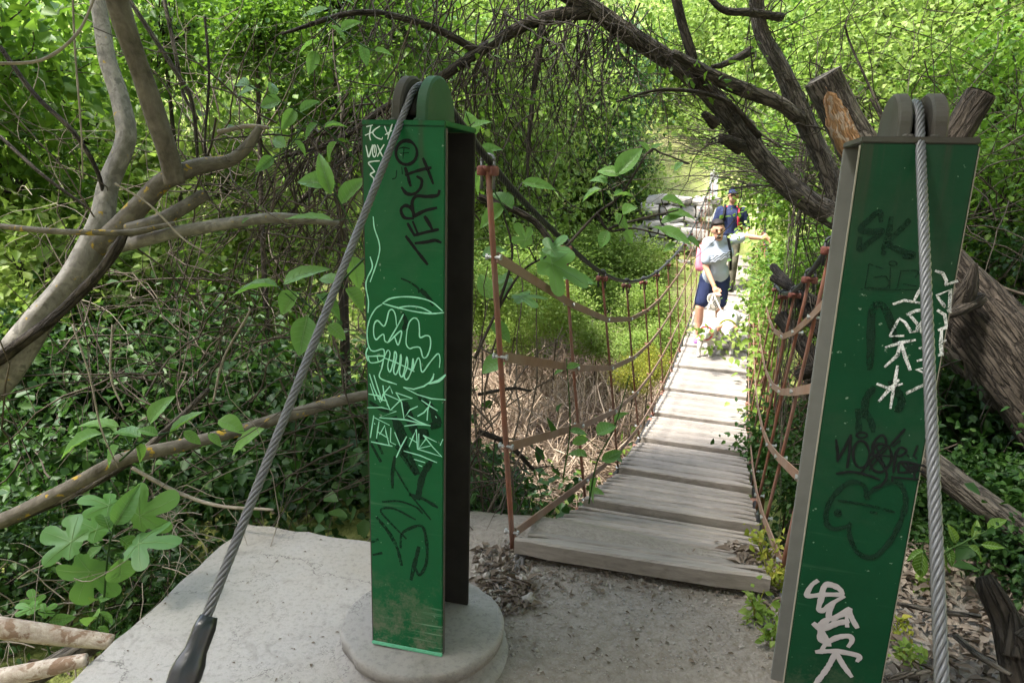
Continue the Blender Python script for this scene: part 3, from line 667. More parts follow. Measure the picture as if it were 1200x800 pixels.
def cable_pt(key, s):
    p = POST[key]; cs = p['S'] @ X; ss = p['S'] @ D
    t = sm(ss, 3.2, s); return W(cs + (CABC[key] - cs) * t, s, cable_z(s))
def build_cable(key, end_px, label, tape_from=None):
    p = POST[key]; S = p['S']; cs = S @ X
    E = on_plane(*end_px, X, cs if key == 'L' else cs)
    a = S - D * .085 - UP * .042
    dirv = nrm(E - a); anchor = a + dirv * ((a[2] + .04) / -dirv[2])
    arcp = [S + D * (.095 * math.sin(t)) + UP * (.095 * (math.cos(t) - 1)) for t in np.linspace(-1.05, .75, 12)]
    back = np.vstack([np.linspace(anchor, arcp[0], 60), arcp])
    s0 = arcp[-1] @ D
    front = [cable_pt(key, s) for s in np.linspace(s0 + .09, 16.8, 150)]
    back = resample(np.vstack([back, front[:1]]), .009)
    mb = MB(); strand_cable(mb, back, .0168 if key == 'L' else .0185, .092)
    root = obj('steel_cable', mb, M['steel'], None, True, loc=anchor); tag(root, label, 'cable')
    i_near = [f for f in front if f @ D < 6.5]; mb = MB(); strand_cable(mb, resample(i_near, .012), .024, .125, 5)
    obj('cable_span', mb, M['steel_d'], root)
    mb = MB(); mb.add(*tube(np.array([f for f in front if f @ D > 6.4]), .012, 8)); obj('far_span', mb, M['steel_d'], root)
    if tape_from:
        q = on_plane(*tape_from, X, cs); l0 = np.linalg.norm(q - anchor); mb = MB(); n = 46; P = []; rr = []
        for i in range(n):
            t = i / (n - 1); P.append(anchor + (q - anchor) * t + X * .003 * math.sin(9 * t) + D * .002 * math.sin(14 * t))
            body = np.interp(t, [0, .30, .52, .66, .80, .93, 1], [.024, .026, .029, .037, .028, .0195, .0150]); rr.append(body * (1 + .10 * math.sin(i * 1.9) + .05 * math.sin(i * .83)))
        mb.add(*tube(P, np.array(rr), 24, True, .22, 3)); obj('tape_wrap', mb, M['tape'], root)
        mb = MB(); fl = anchor + (q - anchor) * .72; mb.add([fl - X * .025, fl - X * .036 + UP * .005, fl - X * .030 + UP * .042, fl - X * .022 + UP * .022, fl - X * .018 + UP * .03], [(0, 1, 2, 3), (0, 3, 4)])
        obj('loose_tape_end', mb, M['tape'], root)
    mb = MB(); box(mb, anchor + v3(0, 0, -.01), X * .05, D * .09, UP * .012, .004); lathe(mb, anchor - UP * .01, [(.03, 0), (.03, .03), (.02, .05)], 16)
    obj('anchor_plate', mb, M['rust'], root)
build_cable('L', (262, 668), 'twisted steel cable with black taped end, slung over the post with skull drawing', (243, 722))
build_cable('R', (1103, 760), 'twisted steel cable running down the front of the shaded green post')

# ------------------------------------------------------------------ footbridge
BCEN = -.215; HW = .42
bridge = empty('suspension_footbridge', W(BCEN, 2.0, 0), 'narrow sagging plank footbridge hung on rusty rods and flat rails', 'footbridge')
PB = [2.065, 3.18, 4.22, 5.30, 6.27, 7.27, 8.32, 9.38, 10.42, 11.44, 12.35, 13.3, 14.3, 15.35, 16.5]
for i, (s0, s1) in enumerate(zip(PB, PB[1:])):
    z0, z1 = deck_z(s0) + (.028 if i else 0.0), deck_z(s1) - .004
    mb = MB(); n = 8 if i < 8 else 6
    th = .058 if i == 0 else .055
    for k in range(n):
        a, b = k / n, (k + 1) / n; g = .0016
        sa = s0 + (s1 - s0) * a + g; sb = s0 + (s1 - s0) * b - g - (.018 if k == n - 1 else 0)
        za = z0 + (z1 - z0) * a + R_.uniform(-.003, .003); zb = za + (z1 - z0) / n
        e0, e1 = -HW + R_.uniform(-.012, .012), HW + R_.uniform(-.012, .012); V = []
        xs = [e0, e0 + .05, e0 + R_.uniform(.10, .2), 0.0, e1 - R_.uniform(.1, .2), e1 - .05, e1]
        for j, x in enumerate(xs):
            gp = (.013, .009, .0002, 0, .0002, .009, .013)[j] * R_.uniform(.4, 1.2)
            dz = R_.uniform(-.0015, .0015) - (.004 if j in (0, 6) else 0)
            ka = skew(sa) * x / .84; kb = skew(sb) * x / .84
            V += [W(BCEN + x, sa + ka + gp, za - th), W(BCEN + x, sa + ka + gp, za - .006 + dz), W(BCEN + x, sa + ka + gp + .008, za + dz), W(BCEN + x, sb + kb - gp - .008, zb + dz), W(BCEN + x, sb + kb - gp, zb - .006 + dz), W(BCEN + x, sb + kb - gp, zb - th)]
        m = len(xs); F = [(q*6 + j, q*6 + (j+1) % 6, (q+1)*6 + (j+1) % 6, (q+1)*6 + j) for q in range(m-1) for j in range(6)] + [tuple(range(6))[::-1], tuple((m-1)*6 + j for j in range(6))]
        mb.add(V, F)
    obj('deck_panel', mb, M['wood'], bridge, False)
    if i:   # cross beam that carries the joint
        mb = MB(); box(mb, W(BCEN, s0 + .01, deck_z(s0) - .085), X * (HW + .05), D * .035, UP * .03, .004); obj('cross_beam', mb, M['rust'], bridge, False)
for sgn, nm in ((-1, 'L'), (1, 'R')):
    mb = MB(); mb.add(*tube([W(BCEN + sgn * (HW + .035), s, deck_z(s) - .07) for s in np.linspace(2.12, 16.6, 60)], .016, 8)); obj('deck_cable', mb, M['steel_d'], bridge)
HS = {'L': [1.99, 2.94, 3.84, 4.75, 5.64, 6.52, 7.5, 8.5, 9.5, 10.5, 11.5, 12.5, 13.5, 14.5, 15.6], 'R': [1.99, 2.68, 3.30, 4.02, 5.0, 5.95, 6.9, 7.9, 8.9, 9.9, 10.9, 12.0, 13.0, 14.2, 15.5]}
HB = {'L': [2.13, 3.27, 4.34, 5.40, 6.30, 7.2, 8.1, 9.1, 10.0, 11.0, 11.9, 12.8, 13.7, 14.7, 15.7], 'R': [2.30, 3.05, 3.70, 4.42, 5.35, 6.25, 7.15, 8.1, 9.05, 10.0, 11.0, 12.1, 13.1, 14.2, 15.5]}
FR = [.195, .43, .66, .90]
for key in 'LR':
    sgn = -1 if key == 'L' else 1; att = []
    for i, (st, sb) in enumerate(zip(HS[key], HB[key])):
        T = cable_pt(key, st); Bt = W(BCEN + sgn * (HW + .012), sb, deck_z(sb) - .02); r = (.0095 if i == 0 else .0075)
        if i == 0: Bt = W(BCEN + sgn * (HW + .03), sb - .02, -.12)
        mid = (T + Bt) / 2 + X * R_.uniform(-.006, .006) + D * R_.uniform(-.006, .006)
        T0 = T + UP * -.02
        P = catmull([T0, mid, Bt], 7); mb = MB(); mb.add(*tube(P, r, 8)); rod = obj('hanger_rod', mb, M['rust'], bridge)
        tdir = nrm(cable_pt(key, st + .05) - cable_pt(key, st - .05)); nz = nrm(np.cross(tdir, X)); nz = nz if nz[2] > 0 else -nz
        mb = MB()
        for q in (-1, 1):
            lathe(mb, T - UP * .030 + X * q * .020, [(.013, -.015), (.015, -.010), (.015, .008), (.010, .014)], 10)
        box(mb, T - UP * .026, X * .030, tdir * .012, nz * .008, .003)
        cl = obj('cable_clamp', mb, M['clamp'], rod)
        mb = MB(); mb.add(*tube([T + X * .020 * math.cos(t) + nz * (.020 * math.sin(t) - .002) for t in np.linspace(0, PI, 10)], .0055, 6))
        for q in (-1, 1): mb.add(*tube([T + X * q * .020 - UP * .002, T + X * q * .020 - UP * .085], .0055, 6))
        obj('u_bolt', mb, M['steel_d'] if i else M['steel'], rod)
        if i:
            mb = MB(); lathe(mb, Bt + UP * .012, [(.022, 0), (.022, .006), (.012, .008), (.012, .02)], 6); obj('foot_nut', mb, M['zinc'] if i < 4 else M['rust'], rod)
        L = [T0 + (Bt - T0) * f for f in FR]; att.append(L)
        for q in L:
            bo = MB(); d0 = X * sgn * -.026; bo.add(*tube([q + d0, q - d0], .0055, 6)); bo.add(*tube([q + d0, q + d0 * .75], .010, 6)); bo.add(*tube([q - d0, q - d0 * .72], .010, 6)); obj('rail_bolt', bo, M['zinc'] if i < 4 else M['rust'], rod, False)
    for k in range(4):
        mb = MB()
        for (A, B) in ((att[i][k], att[i + 1][k]) for i in range(len(att) - 1)):
            sag = UP * 0; off = X * sgn * -.012
            P = [A + off, (A + B) / 2 + off + sag, B + off]; V = []; n = len(P); hh, ht = .0165, .0028
            for j, q in enumerate(P):
                t = nrm(P[min(j+1, n-1)] - P[max(j-1, 0)]); u_ = nrm(UP - t * (UP @ t)); s_ = nrm(np.cross(t, u_))
                V += [q + u_ * hh + s_ * ht, q - u_ * hh + s_ * ht, q - u_ * hh - s_ * ht, q + u_ * hh - s_ * ht]
            mb.add(V, [(j*4 + a, j*4 + (a+1) % 4, (j+1)*4 + (a+1) % 4, (j+1)*4 + a) for j in range(n-1) for a in range(4)] + [(3, 2, 1, 0), tuple((n-1)*4 + a for a in range(4))])
        obj('rail_bar', mb, M['strap'], bridge, False)
# far pylons
for key, c in (('L', -.76), ('R', .33)):
    mb = MB(); box(mb, W(c, 16.75, .72), X * .10, D * .075, UP * .75, .004); lb = 'overexposed far-bank bridge post ' + ('beside the dry-stone wall' if key == 'L' else 'behind the tangle of twigs at the far end')
    o = obj('far_pylon', mb, M['far_post'], smooth=False); tag(o, lb, 'pylon')
    mb = MB()
    for q in (-.03, .03):
        P = [(-.06, 0)] + [(-.055 * math.cos(t), .03 + .055 * math.sin(t)) for t in np.linspace(0, PI, 10)] + [(.06, 0)]; n = len(P)
        V = [W(c + q + e, 16.75 + a, 1.47 + z) for e in (-.012, .012) for a, z in P]
        mb.add(V, [tuple(range(n)), tuple(n + j for j in range(n))[::-1]] + [(j, (j+1) % n, n + (j+1) % n, n + j) for j in range(n)])
    obj('saddle_cheek', mb, M['far_post'], o, False)

# woven strap heaped between the plinth and the deck corner, and rope by the other pylon
def braid(px, z, r, name, label, cat, amp=1.0):
    P = [on_z(a, b, z + dz) for a, b, dz in px]; P = catmull(P, 60); mb = MB()
    T = np.gradient(P, axis=0); T /= np.linalg.norm(T, axis=1)[:, None]; Bn = np.cross(T, UP); Bn /= np.linalg.norm(Bn, axis=1)[:, None]
    t = np.linspace(0, 1, 60)
    for j in range(4):
        ph = 2 * PI * j / 4
        Q = P + Bn * (np.sin(t * 23 + ph + .8 * np.sin(t * 9 + j)) * r * 2.2 * amp * (1 + .45 * np.sin(t * 7 + j * 2)))[:, None] + UP * (np.cos(t * 52 + 2 * ph) * r * .6)[:, None]
        mb.add(*tube(Q, r, 7, True, .08, j))
    tag(obj(name, mb, M['braid']), label, cat)
braid([(612, 648, .05), (600, 672, .03), (585, 690, .03), (572, 702, .01), (580, 722, 0), (590, 740, 0)], -.088, .0065, 'woven_strap', 'grey woven strap lying between bridge deck corner and the left plinth', 'strap')
braid([(905, 690, .0), (902, 715, .01), (888, 740, .0), (868, 752, 0), (850, 768, 0)], -.096, .006, 'frayed_rope', 'frayed grey rope on the gravel beside the shaded green post', 'rope', .5)

# ================================================================== PEOPLE AND DOGS
def capsule(p0, r0, p1, r1, k=14):
    p0, p1 = np.asarray(p0, float), np.asarray(p1, float); t = p1 - p0; L = np.linalg.norm(t)
    if L < 1e-5: t = UP * 1e-4; p1 = p0 + t; L = 1e-4
    t = t / L; P = []; rr = []
    for a in np.linspace(-PI / 2 + .15, 0, 5): P.append(p0 + t * r0 * math.sin(a)); rr.append(r0 * math.cos(a))
    for a in np.linspace(0, PI / 2 - .15, 5): P.append(p1 + t * r1 * math.sin(a)); rr.append(r1 * math.cos(a))
    return tube(P, np.array(rr), k)
def blob(caps, voxel=.012, smooth=3, extra=None):
    mb = MB()
    for c in caps: mb.add(*capsule(*c))
    if extra:
        for V, F in extra: mb.add(V, F)
    me = bpy.data.meshes.new('tmp'); me.from_pydata([tuple(p) for p in mb.verts()], [], mb.f); me.update()
    o = bpy.data.objects.new('tmp', me); COL.objects.link(o)
    m = o.modifiers.new('r', 'REMESH'); m.mode = 'VOXEL'; m.voxel_size = voxel
    if smooth:
        m = o.modifiers.new('s', 'SMOOTH'); m.iterations = smooth; m.factor = .5
    dg = bpy.context.evaluated_depsgraph_get(); dg.update()
    ev = o.evaluated_get(dg); q = ev.to_mesh()
    V = np.array([v.co[:] for v in q.vertices]); F = [tuple(p.vertices) for p in q.polygons]
    ev.to_mesh_clear(); bpy.data.objects.remove(o); bpy.data.meshes.remove(me)
    return V, F
def ellipsoid(c, ex, ey, ez, k=16, m=10):
    V = []; F = []
    for i in range(m + 1):
        a = PI * i / m
        for j in range(k):
            b = 2 * PI * j / k; V.append(c + ex * math.sin(a) * math.cos(b) + ey * math.sin(a) * math.sin(b) + ez * math.cos(a))
    F = [(i*k + j, (i+1)*k + j, (i+1)*k + (j+1) % k, i*k + (j+1) % k) for i in range(m) for j in range(k)]
    return V, F

def hand_caps(w, dirv, side, palm, r=.0105, curl=.6):
    """wrist, pointing direction, thumb side, palm normal -> palm and five bent fingers"""
    dirv, side, palm = nrm(dirv), nrm(side), nrm(palm); c = [(w, .028, w + dirv * .05, .034)]
    for i, (o, L) in enumerate(((.030, .070), (.010, .080), (-.010, .076), (-.030, .060))):
        a = w + dirv * .085 + side * o; b = a + nrm(dirv + palm * curl * .4) * L * .45; e = b + nrm(dirv * .5 + palm * curl) * L * .55
        c += [(w + dirv * .04 + side * o * .8, .018, a, r * 1.15), (a, r * 1.1, b, r), (b, r, e, r * .8)]
    t0 = w + dirv * .03 + side * .03; t1 = t0 + nrm(dirv * .6 + side * .8) * .04; c += [(t0, .016, t1, .013), (t1, .013, t1 + nrm(dirv + palm * .5) * .032, .010)]
    return c

def build_man():
    s0 = 9.75
    def p(px, py, ds=0.0): return on_plane(px, py, D, s0 + ds)
    zf = deck_z(s0)
    fa = p(817, 394, -.10); fa[2] = deck_z(fa @ D) + .09; fb = p(843, 396, .18); fb[2] = deck_z(fb @ D) + .09
    root = empty('person', W(BCEN + .0, s0, zf), 'smiling man in pale grey t-shirt and navy shorts leading two white dogs', 'person')
    hip1, hip2 = p(829, 331, 0), p(845, 331, .02); kn1, kn2 = p(820, 360, -.10), p(843, 361, .02)
    sh1, sh2 = p(829, 284, -.17), p(857, 281, -.12); neck = p(843, 279, -.17); head = p(841.5, 270, -.24)
    el1, wr1 = p(827, 313, -.20), p(837, 336, -.30); el2, wr2 = p(874, 277, -.10), p(891, 279, -.10)
    belly = p(839, 318, -.06); chest = p(842, 297, -.13)
    cam = -D; lat = nrm(sh2 - sh1)
    hz = nrm(UP * 1 - D * .15 + lat * -.12); hx = nrm(lat - hz * (lat @ hz)); hy = np.cross(hz, hx)
    if hy @ D < 0: hy = -hy
    caps = [(hip1, .095, kn1, .060), (kn1, .058, (kn1 + fa) / 2 + D * .02, .056), ((kn1 + fa) / 2 + D * .02, .054, fa, .036),
            (hip2, .095, kn2, .060), (kn2, .058, (kn2 + fb) / 2 + D * .02, .056), ((kn2 + fb) / 2 + D * .02, .054, fb, .036),
            (fa, .036, fa - UP * .045 - D * .10, .034), (fb, .036, fb - UP * .045 - D * .10, .034),
            (hip1 * .75 + hip2 * .25, .095, hip2 * .75 + hip1 * .25, .095), (belly - lat * .05, .09, belly + lat * .05, .09), (belly, .095, chest, .095),
            (chest - lat * .07, .09, chest + lat * .07, .09), (sh1 + lat * .03, .052, sh2 - lat * .03, .052), (chest, .08, neck - UP * .03, .055),
            (neck - UP * .04, .055, head - hz * .05, .052),
            (sh1, .058, el1, .043), (el1, .042, wr1, .029), (sh2, .058, el2, .043), (el2, .042, wr2, .029)]
    caps += hand_caps(wr1, nrm(wr1 - el1), lat, nrm(lat * .4 - D), curl=1.2)
    caps += hand_caps(wr2, nrm(wr2 - el2), UP, nrm(-UP - D * .3), curl=.9)
    fx = [ellipsoid(head + hz * .025, hx * .082, hy * .100, hz * .112), ellipsoid(head - hz * .055 - hy * .018, hx * .062, hy * .072, hz * .072),
          ellipsoid(head - hy * .103 - hz * .005, hx * .015, hy * .024, hz * .026), ellipsoid(head - hy * .09 + hz * .032, hx * .05, hy * .018, hz * .012),
          ellipsoid(head + hx * .083, hx * .012, hy * .022, hz * .032), ellipsoid(head - hx * .083, hx * .012, hy * .022, hz * .032)]
    b = obj('body', blob(caps, .011, 3, fx), M['skin'], root)
    hv, hf = blob([], .009, 2, [ellipsoid(head + hz * .058 + hy * .022, hx * .089, hy * .098, hz * .096), ellipsoid(head + hz * .105 - hy * .035, hx * .074, hy * .058, hz * .036)])
    obj('hair', (hv, hf), M['hair'], b)
    mb = MB()
    for q in (-1, 1):
        mb.add(*ellipsoid(head - hy * .089 + hx * q * .033 + hz * .014, hx * .013, hy * .012, hz * .007)); mb.add(*ellipsoid(head - hy * .100 + hx * q * .034 + hz * .040, hx * .022, hy * .008, hz * .006))
    mb.add(*ellipsoid(head - hy * .082 - hz * .085, hx * .026, hy * .012, hz * .012)); mb.add(*ellipsoid(head - hy * .086 - hz * .036, hx * .026, hy * .012, hz * .005))
    obj('facial_hair', mb, M['hair'], b)
    mb = MB(); mb.add(*ellipsoid(head - hy * .083 - hz * .053, hx * .026, hy * .010, hz * .008)); obj('teeth', mb, M['white_cloth'], b)
    # shirt
    sl1 = sh1 + (el1 - sh1) * .72; sl2 = sh2 + (el2 - sh2) * .62; hem = (hip1 + hip2) / 2 + UP * .035
    sc = [(sh1, .070, sl1, .072), (sh2, .070, sl2, .072), (sh1 + lat * .03, .070, sh2 - lat * .03, .070), (chest - lat * .085, .118, chest + lat * .085, .118), (belly - lat * .06, .115, belly + lat * .06, .115), (chest, .125, belly, .122), (belly - lat * .06, .115, hem - lat * .07, .112), (belly + lat * .06, .115, hem + lat * .07, .112), (chest, .10, neck - UP * .05, .072)]
    s_ = obj('t_shirt', blob(sc, .013, 4), M['shirt'], b)
    mb = MB(); cc = chest - D * .132 - UP * .07 + lat * .03
    for q in range(3):
        w_ = [(-.12 + .24 * t, .016 * math.sin(t * 19 + q)) for t in np.linspace(0, 1, 12)]
        mb.add(*tube([cc + lat * a + UP * (bb + q * .030 + a * .25) + D * (a * a * 1.2) for a, bb in w_], .011, 6))
    obj('shirt_print', mb, M['print'], s_)
    mb = MB(); mb.add(*tube(catmull([sh2 - lat * .04 + UP * .075 + D * .05, sh2 - lat * .05 - D * .07 + UP * .06, chest + lat * .16 - D * .10, belly + lat * .19 + D * .02], 14), .017, 6)); obj('bag_strap', mb, M['black_cloth'], b)
    # shorts, knee length with a pale side stripe
    q1, q2 = hip1 + (kn1 - hip1) * .76, hip2 + (kn2 - hip2) * .74
    sh = obj('shorts', blob([(hip1, .118, q1, .098), (hip2, .118, q2, .098), (hip1 + UP * .05, .118, hip2 + UP * .05, .118)], .013, 3), M['navy'], b)
    mb = MB(); V = []
    for t in np.linspace(0, 1, 7):
        c = hip1 + (q1 - hip1) * t - lat * (.121 - .018 * t)
        V += [c - D * .055, c - lat * .004, c + D * .03]
    mb.add(V, [(3*i + j, 3*i + j + 1, 3*i + j + 4, 3*i + j + 3) for i in range(6) for j in range(2)]); obj('side_stripe', mb, M['white_cloth'], sh)
    for f in (fa, fb):
        toe = f - UP * .060 - D * .15
        obj('shoe', blob([(f - UP * .045 + D * .03, .046, f - UP * .052 - D * .06, .044), (f - UP * .052 - D * .06, .044, toe, .036), (f - UP * .02, .045, f - UP * .05, .045)], .010, 2), M['purple'], b)
    return root, wr1, lat, sh1, belly
man, wrist, lat_, sh1_, belly_ = build_man()

def dog(label, head_px, s_head, rump_dx, scale=1.0, look=0.0, collar='red'):
    h = on_plane(*head_px, D, s_head); z0 = deck_z(s_head)
    sc = scale; fwd = nrm(-D + X * look); side = np.cross(fwd, UP)
    root = empty('dog', W(h @ X, s_head + .3, z0), label, 'dog')
    sh = h - fwd * .22 * sc; sh[2] = z0 + .42 * sc; rp = sh - fwd * .50 * sc + X * rump_dx; rp[2] = deck_z(rp @ D) + .44 * sc
    mid = (sh + rp) / 2
    caps = [(sh, .135 * sc, mid, .135 * sc), (mid, .125 * sc, rp, .115 * sc), (sh - UP * .06 * sc, .12 * sc, mid - UP * .04 * sc, .11 * sc), (sh + fwd * .05 * sc, .105 * sc, h - fwd * .02 * sc, .082 * sc)]
    for q, lift in ((-1, .0), (1, .06)):
        a = sh + side * q * .085 * sc - UP * .06 * sc; k = a - UP * .17 * sc + fwd * (.02 + lift) * sc; f = a * 1; f[2] = deck_z(a @ D) + .028; f = f + fwd * (.015 + lift) * sc
        caps += [(a, .062 * sc, k, .040 * sc), (k, .040 * sc, f, .030 * sc), (f, .032 * sc, f + fwd * .05 * sc, .028 * sc)]
        b = rp + side * q * .085 * sc - UP * .02 * sc; kn = b - UP * .15 * sc + fwd * .07 * sc; hk = b - UP * .27 * sc - fwd * .06 * sc; ft = hk + fwd * .03 * sc; ft[2] = deck_z(ft @ D) + .028
        caps += [(b, .085 * sc, kn, .060 * sc), (kn, .055 * sc, hk, .034 * sc), (hk, .034 * sc, ft, .028 * sc), (ft, .030 * sc, ft + fwd * .05 * sc, .027 * sc)]
    t = rp - fwd * .10 * sc + UP * .05 * sc; caps += [(rp, .05 * sc, t, .032 * sc), (t, .030 * sc, t - fwd * .16 * sc - UP * .06 * sc, .012 * sc)]
    mz = h + fwd * .12 * sc - UP * .055 * sc
    caps += [(h, .088 * sc, h + fwd * .03 * sc, .075 * sc), (h + fwd * .04 * sc - UP * .03 * sc, .055 * sc, mz, .040 * sc)]
    b = obj('body', blob(caps, .013, 3), M['fur'], root)
    for q in (-1, 1):
        e = h + side * q * .075 * sc + UP * .045 * sc
        obj('ear', blob([(e, .030 * sc, e + side * q * .035 * sc - UP * .02 * sc, .028 * sc), (e + side * q * .035 * sc - UP * .02 * sc, .028 * sc, e + side * q * .045 * sc - UP * .075 * sc, .014 * sc)], .009, 2), M['ear'], b)
    mb = MB(); mb.add(*ellipsoid(mz + fwd * .036 * sc + UP * .012, side * .018 * sc, fwd * .012 * sc, UP * .014 * sc))
    for q in (-1, 1): mb.add(*ellipsoid(h + fwd * .080 * sc + side * q * .036 * sc + UP * .012 * sc, side * .010, fwd * .008, UP * .010))
    obj('facial_features', mb, M['black_cloth'], b)
    mb = MB(); mb.add(*ellipsoid(mz + fwd * .016 * sc - UP * .006, side * .034 * sc, fwd * .030 * sc, UP * .026 * sc)); obj('muzzle', mb, M['nose'], b)
    nk = (sh + fwd * .05 * sc + h - fwd * .02 * sc) / 2; ax = nrm(h - sh); u_ = nrm(np.cross(ax, side))
    mb = MB(); mb.add(*tube([nk + (side * math.cos(t) + u_ * math.sin(t)) * .106 * sc for t in np.linspace(0, 2 * PI, 22)], .012, 6, False))
    obj('harness' if collar == 'red' else 'collar', mb, M['red_cloth'] if collar == 'red' else M['leaf_yellow'], b)
    return nk + UP * .1
n1 = dog('white dog in a red harness walking in front of the man', (826, 391), 8.75, .02, .80, -.10, 'red')
n2 = dog('white dog with tan ears and lowered head walking at the right rail', (852.5, 386), 8.95, .03, .96, .05, 'yellow')
mb = MB(); hnd = wrist + v3(0, 0, -.09) - D * .02
for n_, dx in ((n1, -.05), (n2, .04)):
    mb.add(*tube(catmull([hnd, hnd + (n_ - hnd) * .5 - UP * .10 + X * dx, n_], 16), .008, 6))
for k in range(5):
    P = [hnd + X * (.045 * math.sin(t) * (1 + .12 * k) + .012 * (k - 2)) - UP * (.10 * (1 - math.cos(t)) * (.6 + .14 * k)) + D * .02 * (k - 2) for t in np.linspace(0, 2 * PI, 22)]
    mb.add(*tube(P, .008, 6, False))
tag(obj('dog_leash', mb, M['rope']), 'coiled pale rope leash hanging from the hand of the man in navy shorts', 'leash')
# pink bag behind the man
c = (sh1_ + belly_) / 2 - lat_ * .16 + D * .18; V, F = blob([(c + UP * .12, .055, c - UP * .14, .065), (c + UP * .1 + lat_ * .1, .06, c - UP * .14 + lat_ * .1, .07)], .016, 4)
o = obj('backpack', (V, F), M['pink']); tag(o, 'pink backpack carried behind the man in the pale t-shirt', 'backpack')
mb = MB(); mb.add(*tube([c + UP * .18 + lat_ * a for a in (0, .05, .1)], .012, 6)); obj('handle', mb, M['pink'], o)

def build_hiker():
    s0 = 12.7; z = deck_z(s0); b0 = W(BCEN - .02, s0, z)
    root = empty('person', b0, 'hiker in dark blue top and camouflage trousers following behind the man with dogs', 'person')
    P = lambda x, y, h: b0 + X * x + D * y + UP * h
    caps = [(P(-.09, 0, .92), .10, P(-.10, -.05, .5), .062), (P(-.10, -.05, .5), .06, P(-.10, .08, .09), .04), (P(.09, 0, .92), .10, P(.11, -.12, .52), .062), (P(.11, -.12, .52), .06, P(.11, -.10, .09), .04),
            (P(-.08, 0, .98), .12, P(.08, 0, .98), .12), (P(0, 0, 1.0), .11, P(0, -.02, 1.25), .11), (P(-.14, -.03, 1.38), .06, P(.14, -.03, 1.38), .06), (P(0, -.03, 1.4), .06, P(0, -.06, 1.55), .055),
            (P(-.19, -.03, 1.38), .058, P(-.27, -.04, 1.12), .045), (P(-.27, -.04, 1.12), .043, P(-.20, -.20, .95), .03), (P(.19, -.03, 1.38), .058, P(.28, -.02, 1.12), .045), (P(.28, -.02, 1.12), .043, P(.30, -.18, .95), .03)]
    caps += hand_caps(P(-.20, -.20, .95), v3(0, 0, 0) - D - UP, X, -X) + hand_caps(P(.30, -.18, .95), -D - UP, -X, -X)
    hd = P(0, -.07, 1.63)
    fx = [ellipsoid(hd + UP * .02, X * .08, D * .098, UP * .11), ellipsoid(hd - UP * .05 - D * .02, X * .06, D * .07, UP * .07), ellipsoid(hd - D * .10, X * .014, D * .022, UP * .024), ellipsoid(hd + X * .082, X * .012, D * .02, UP * .03), ellipsoid(hd - X * .082, X * .012, D * .02, UP * .03)]
    b = obj('body', blob(caps, .014, 3, fx), M['skin'], root)
    obj('cap', blob([], .010, 2, [ellipsoid(hd + UP * .06 + D * .01, X * .09, D * .106, UP * .085), ellipsoid(hd + UP * .055 - D * .12, X * .07, D * .07, UP * .012)]), M['navy'], b)
    mb = MB()
    for q in (-1, 1): mb.add(*ellipsoid(hd - D * .088 + X * q * .032 + UP * .012, X * .022, D * .012, UP * .014))
    mb.add(*ellipsoid(hd - D * .082 - UP * .05, X * .024, D * .01, UP * .006)); obj('sunglasses', mb, M['black_cloth'], b)
    obj('jacket', blob([(P(-.19, -.03, 1.38), .078, P(-.27, -.04, 1.10), .062), (P(.19, -.03, 1.38), .078, P(.28, -.02, 1.10), .062), (P(-.1, -.02, 1.3), .14, P(.1, -.02, 1.3), .14), (P(-.08, 0, 1.0), .14, P(.08, 0, 1.0), .14), (P(0, 0, 1.0), .15, P(0, -.02, 1.3), .15), (P(0, -.03, 1.38), .09, P(0, -.04, 1.44), .075)], .015, 3), M['navy'], b)
    obj('trousers', blob([(P(-.09, 0, .92), .118, P(-.10, -.05, .5), .085), (P(-.10, -.05, .5), .085, P(-.10, .08, .13), .070), (P(.09, 0, .92), .118, P(.11, -.12, .5), .085), (P(.11, -.12, .5), .085, P(.11, -.10, .13), .07), (P(-.08, 0, .98), .13, P(.08, 0, .98), .13)], .015, 3), M['camo'], b)
    for x, y in ((-.10, .08), (.11, -.10)):
        obj('boot', blob([(P(x, y, .12), .055, P(x, y, .055), .052), (P(x, y, .05), .05, P(x, y - .15, .045), .042)], .012, 2), M['black_cloth'], b)
    for q in (-1, 1):
        mb = MB(); mb.add(*tube(catmull([P(q * .12, .10, 1.40), P(q * .12, -.06, 1.47), P(q * .12, -.18, 1.3), P(q * .15, -.08, 1.05)], 14), .022, 6)); obj('shoulder_strap', mb, M['black_cloth'] if q < 0 else M['red_cloth'], b)
    bp = obj('backpack', blob([(P(-.1, .20, 1.35), .11, P(-.1, .22, 1.05), .12), (P(.1, .20, 1.35), .11, P(.1, .22, 1.05), .12)], .02, 3), M['red_cloth']); tag(bp, 'red backpack worn by the hiker in dark blue', 'backpack')
    mb = MB(); mb.add(*tube([P(a, .2, 1.49) for a in (-.05, 0, .05)], .012, 6)); obj('handle', mb, M['black_cloth'], bp)
build_hiker()

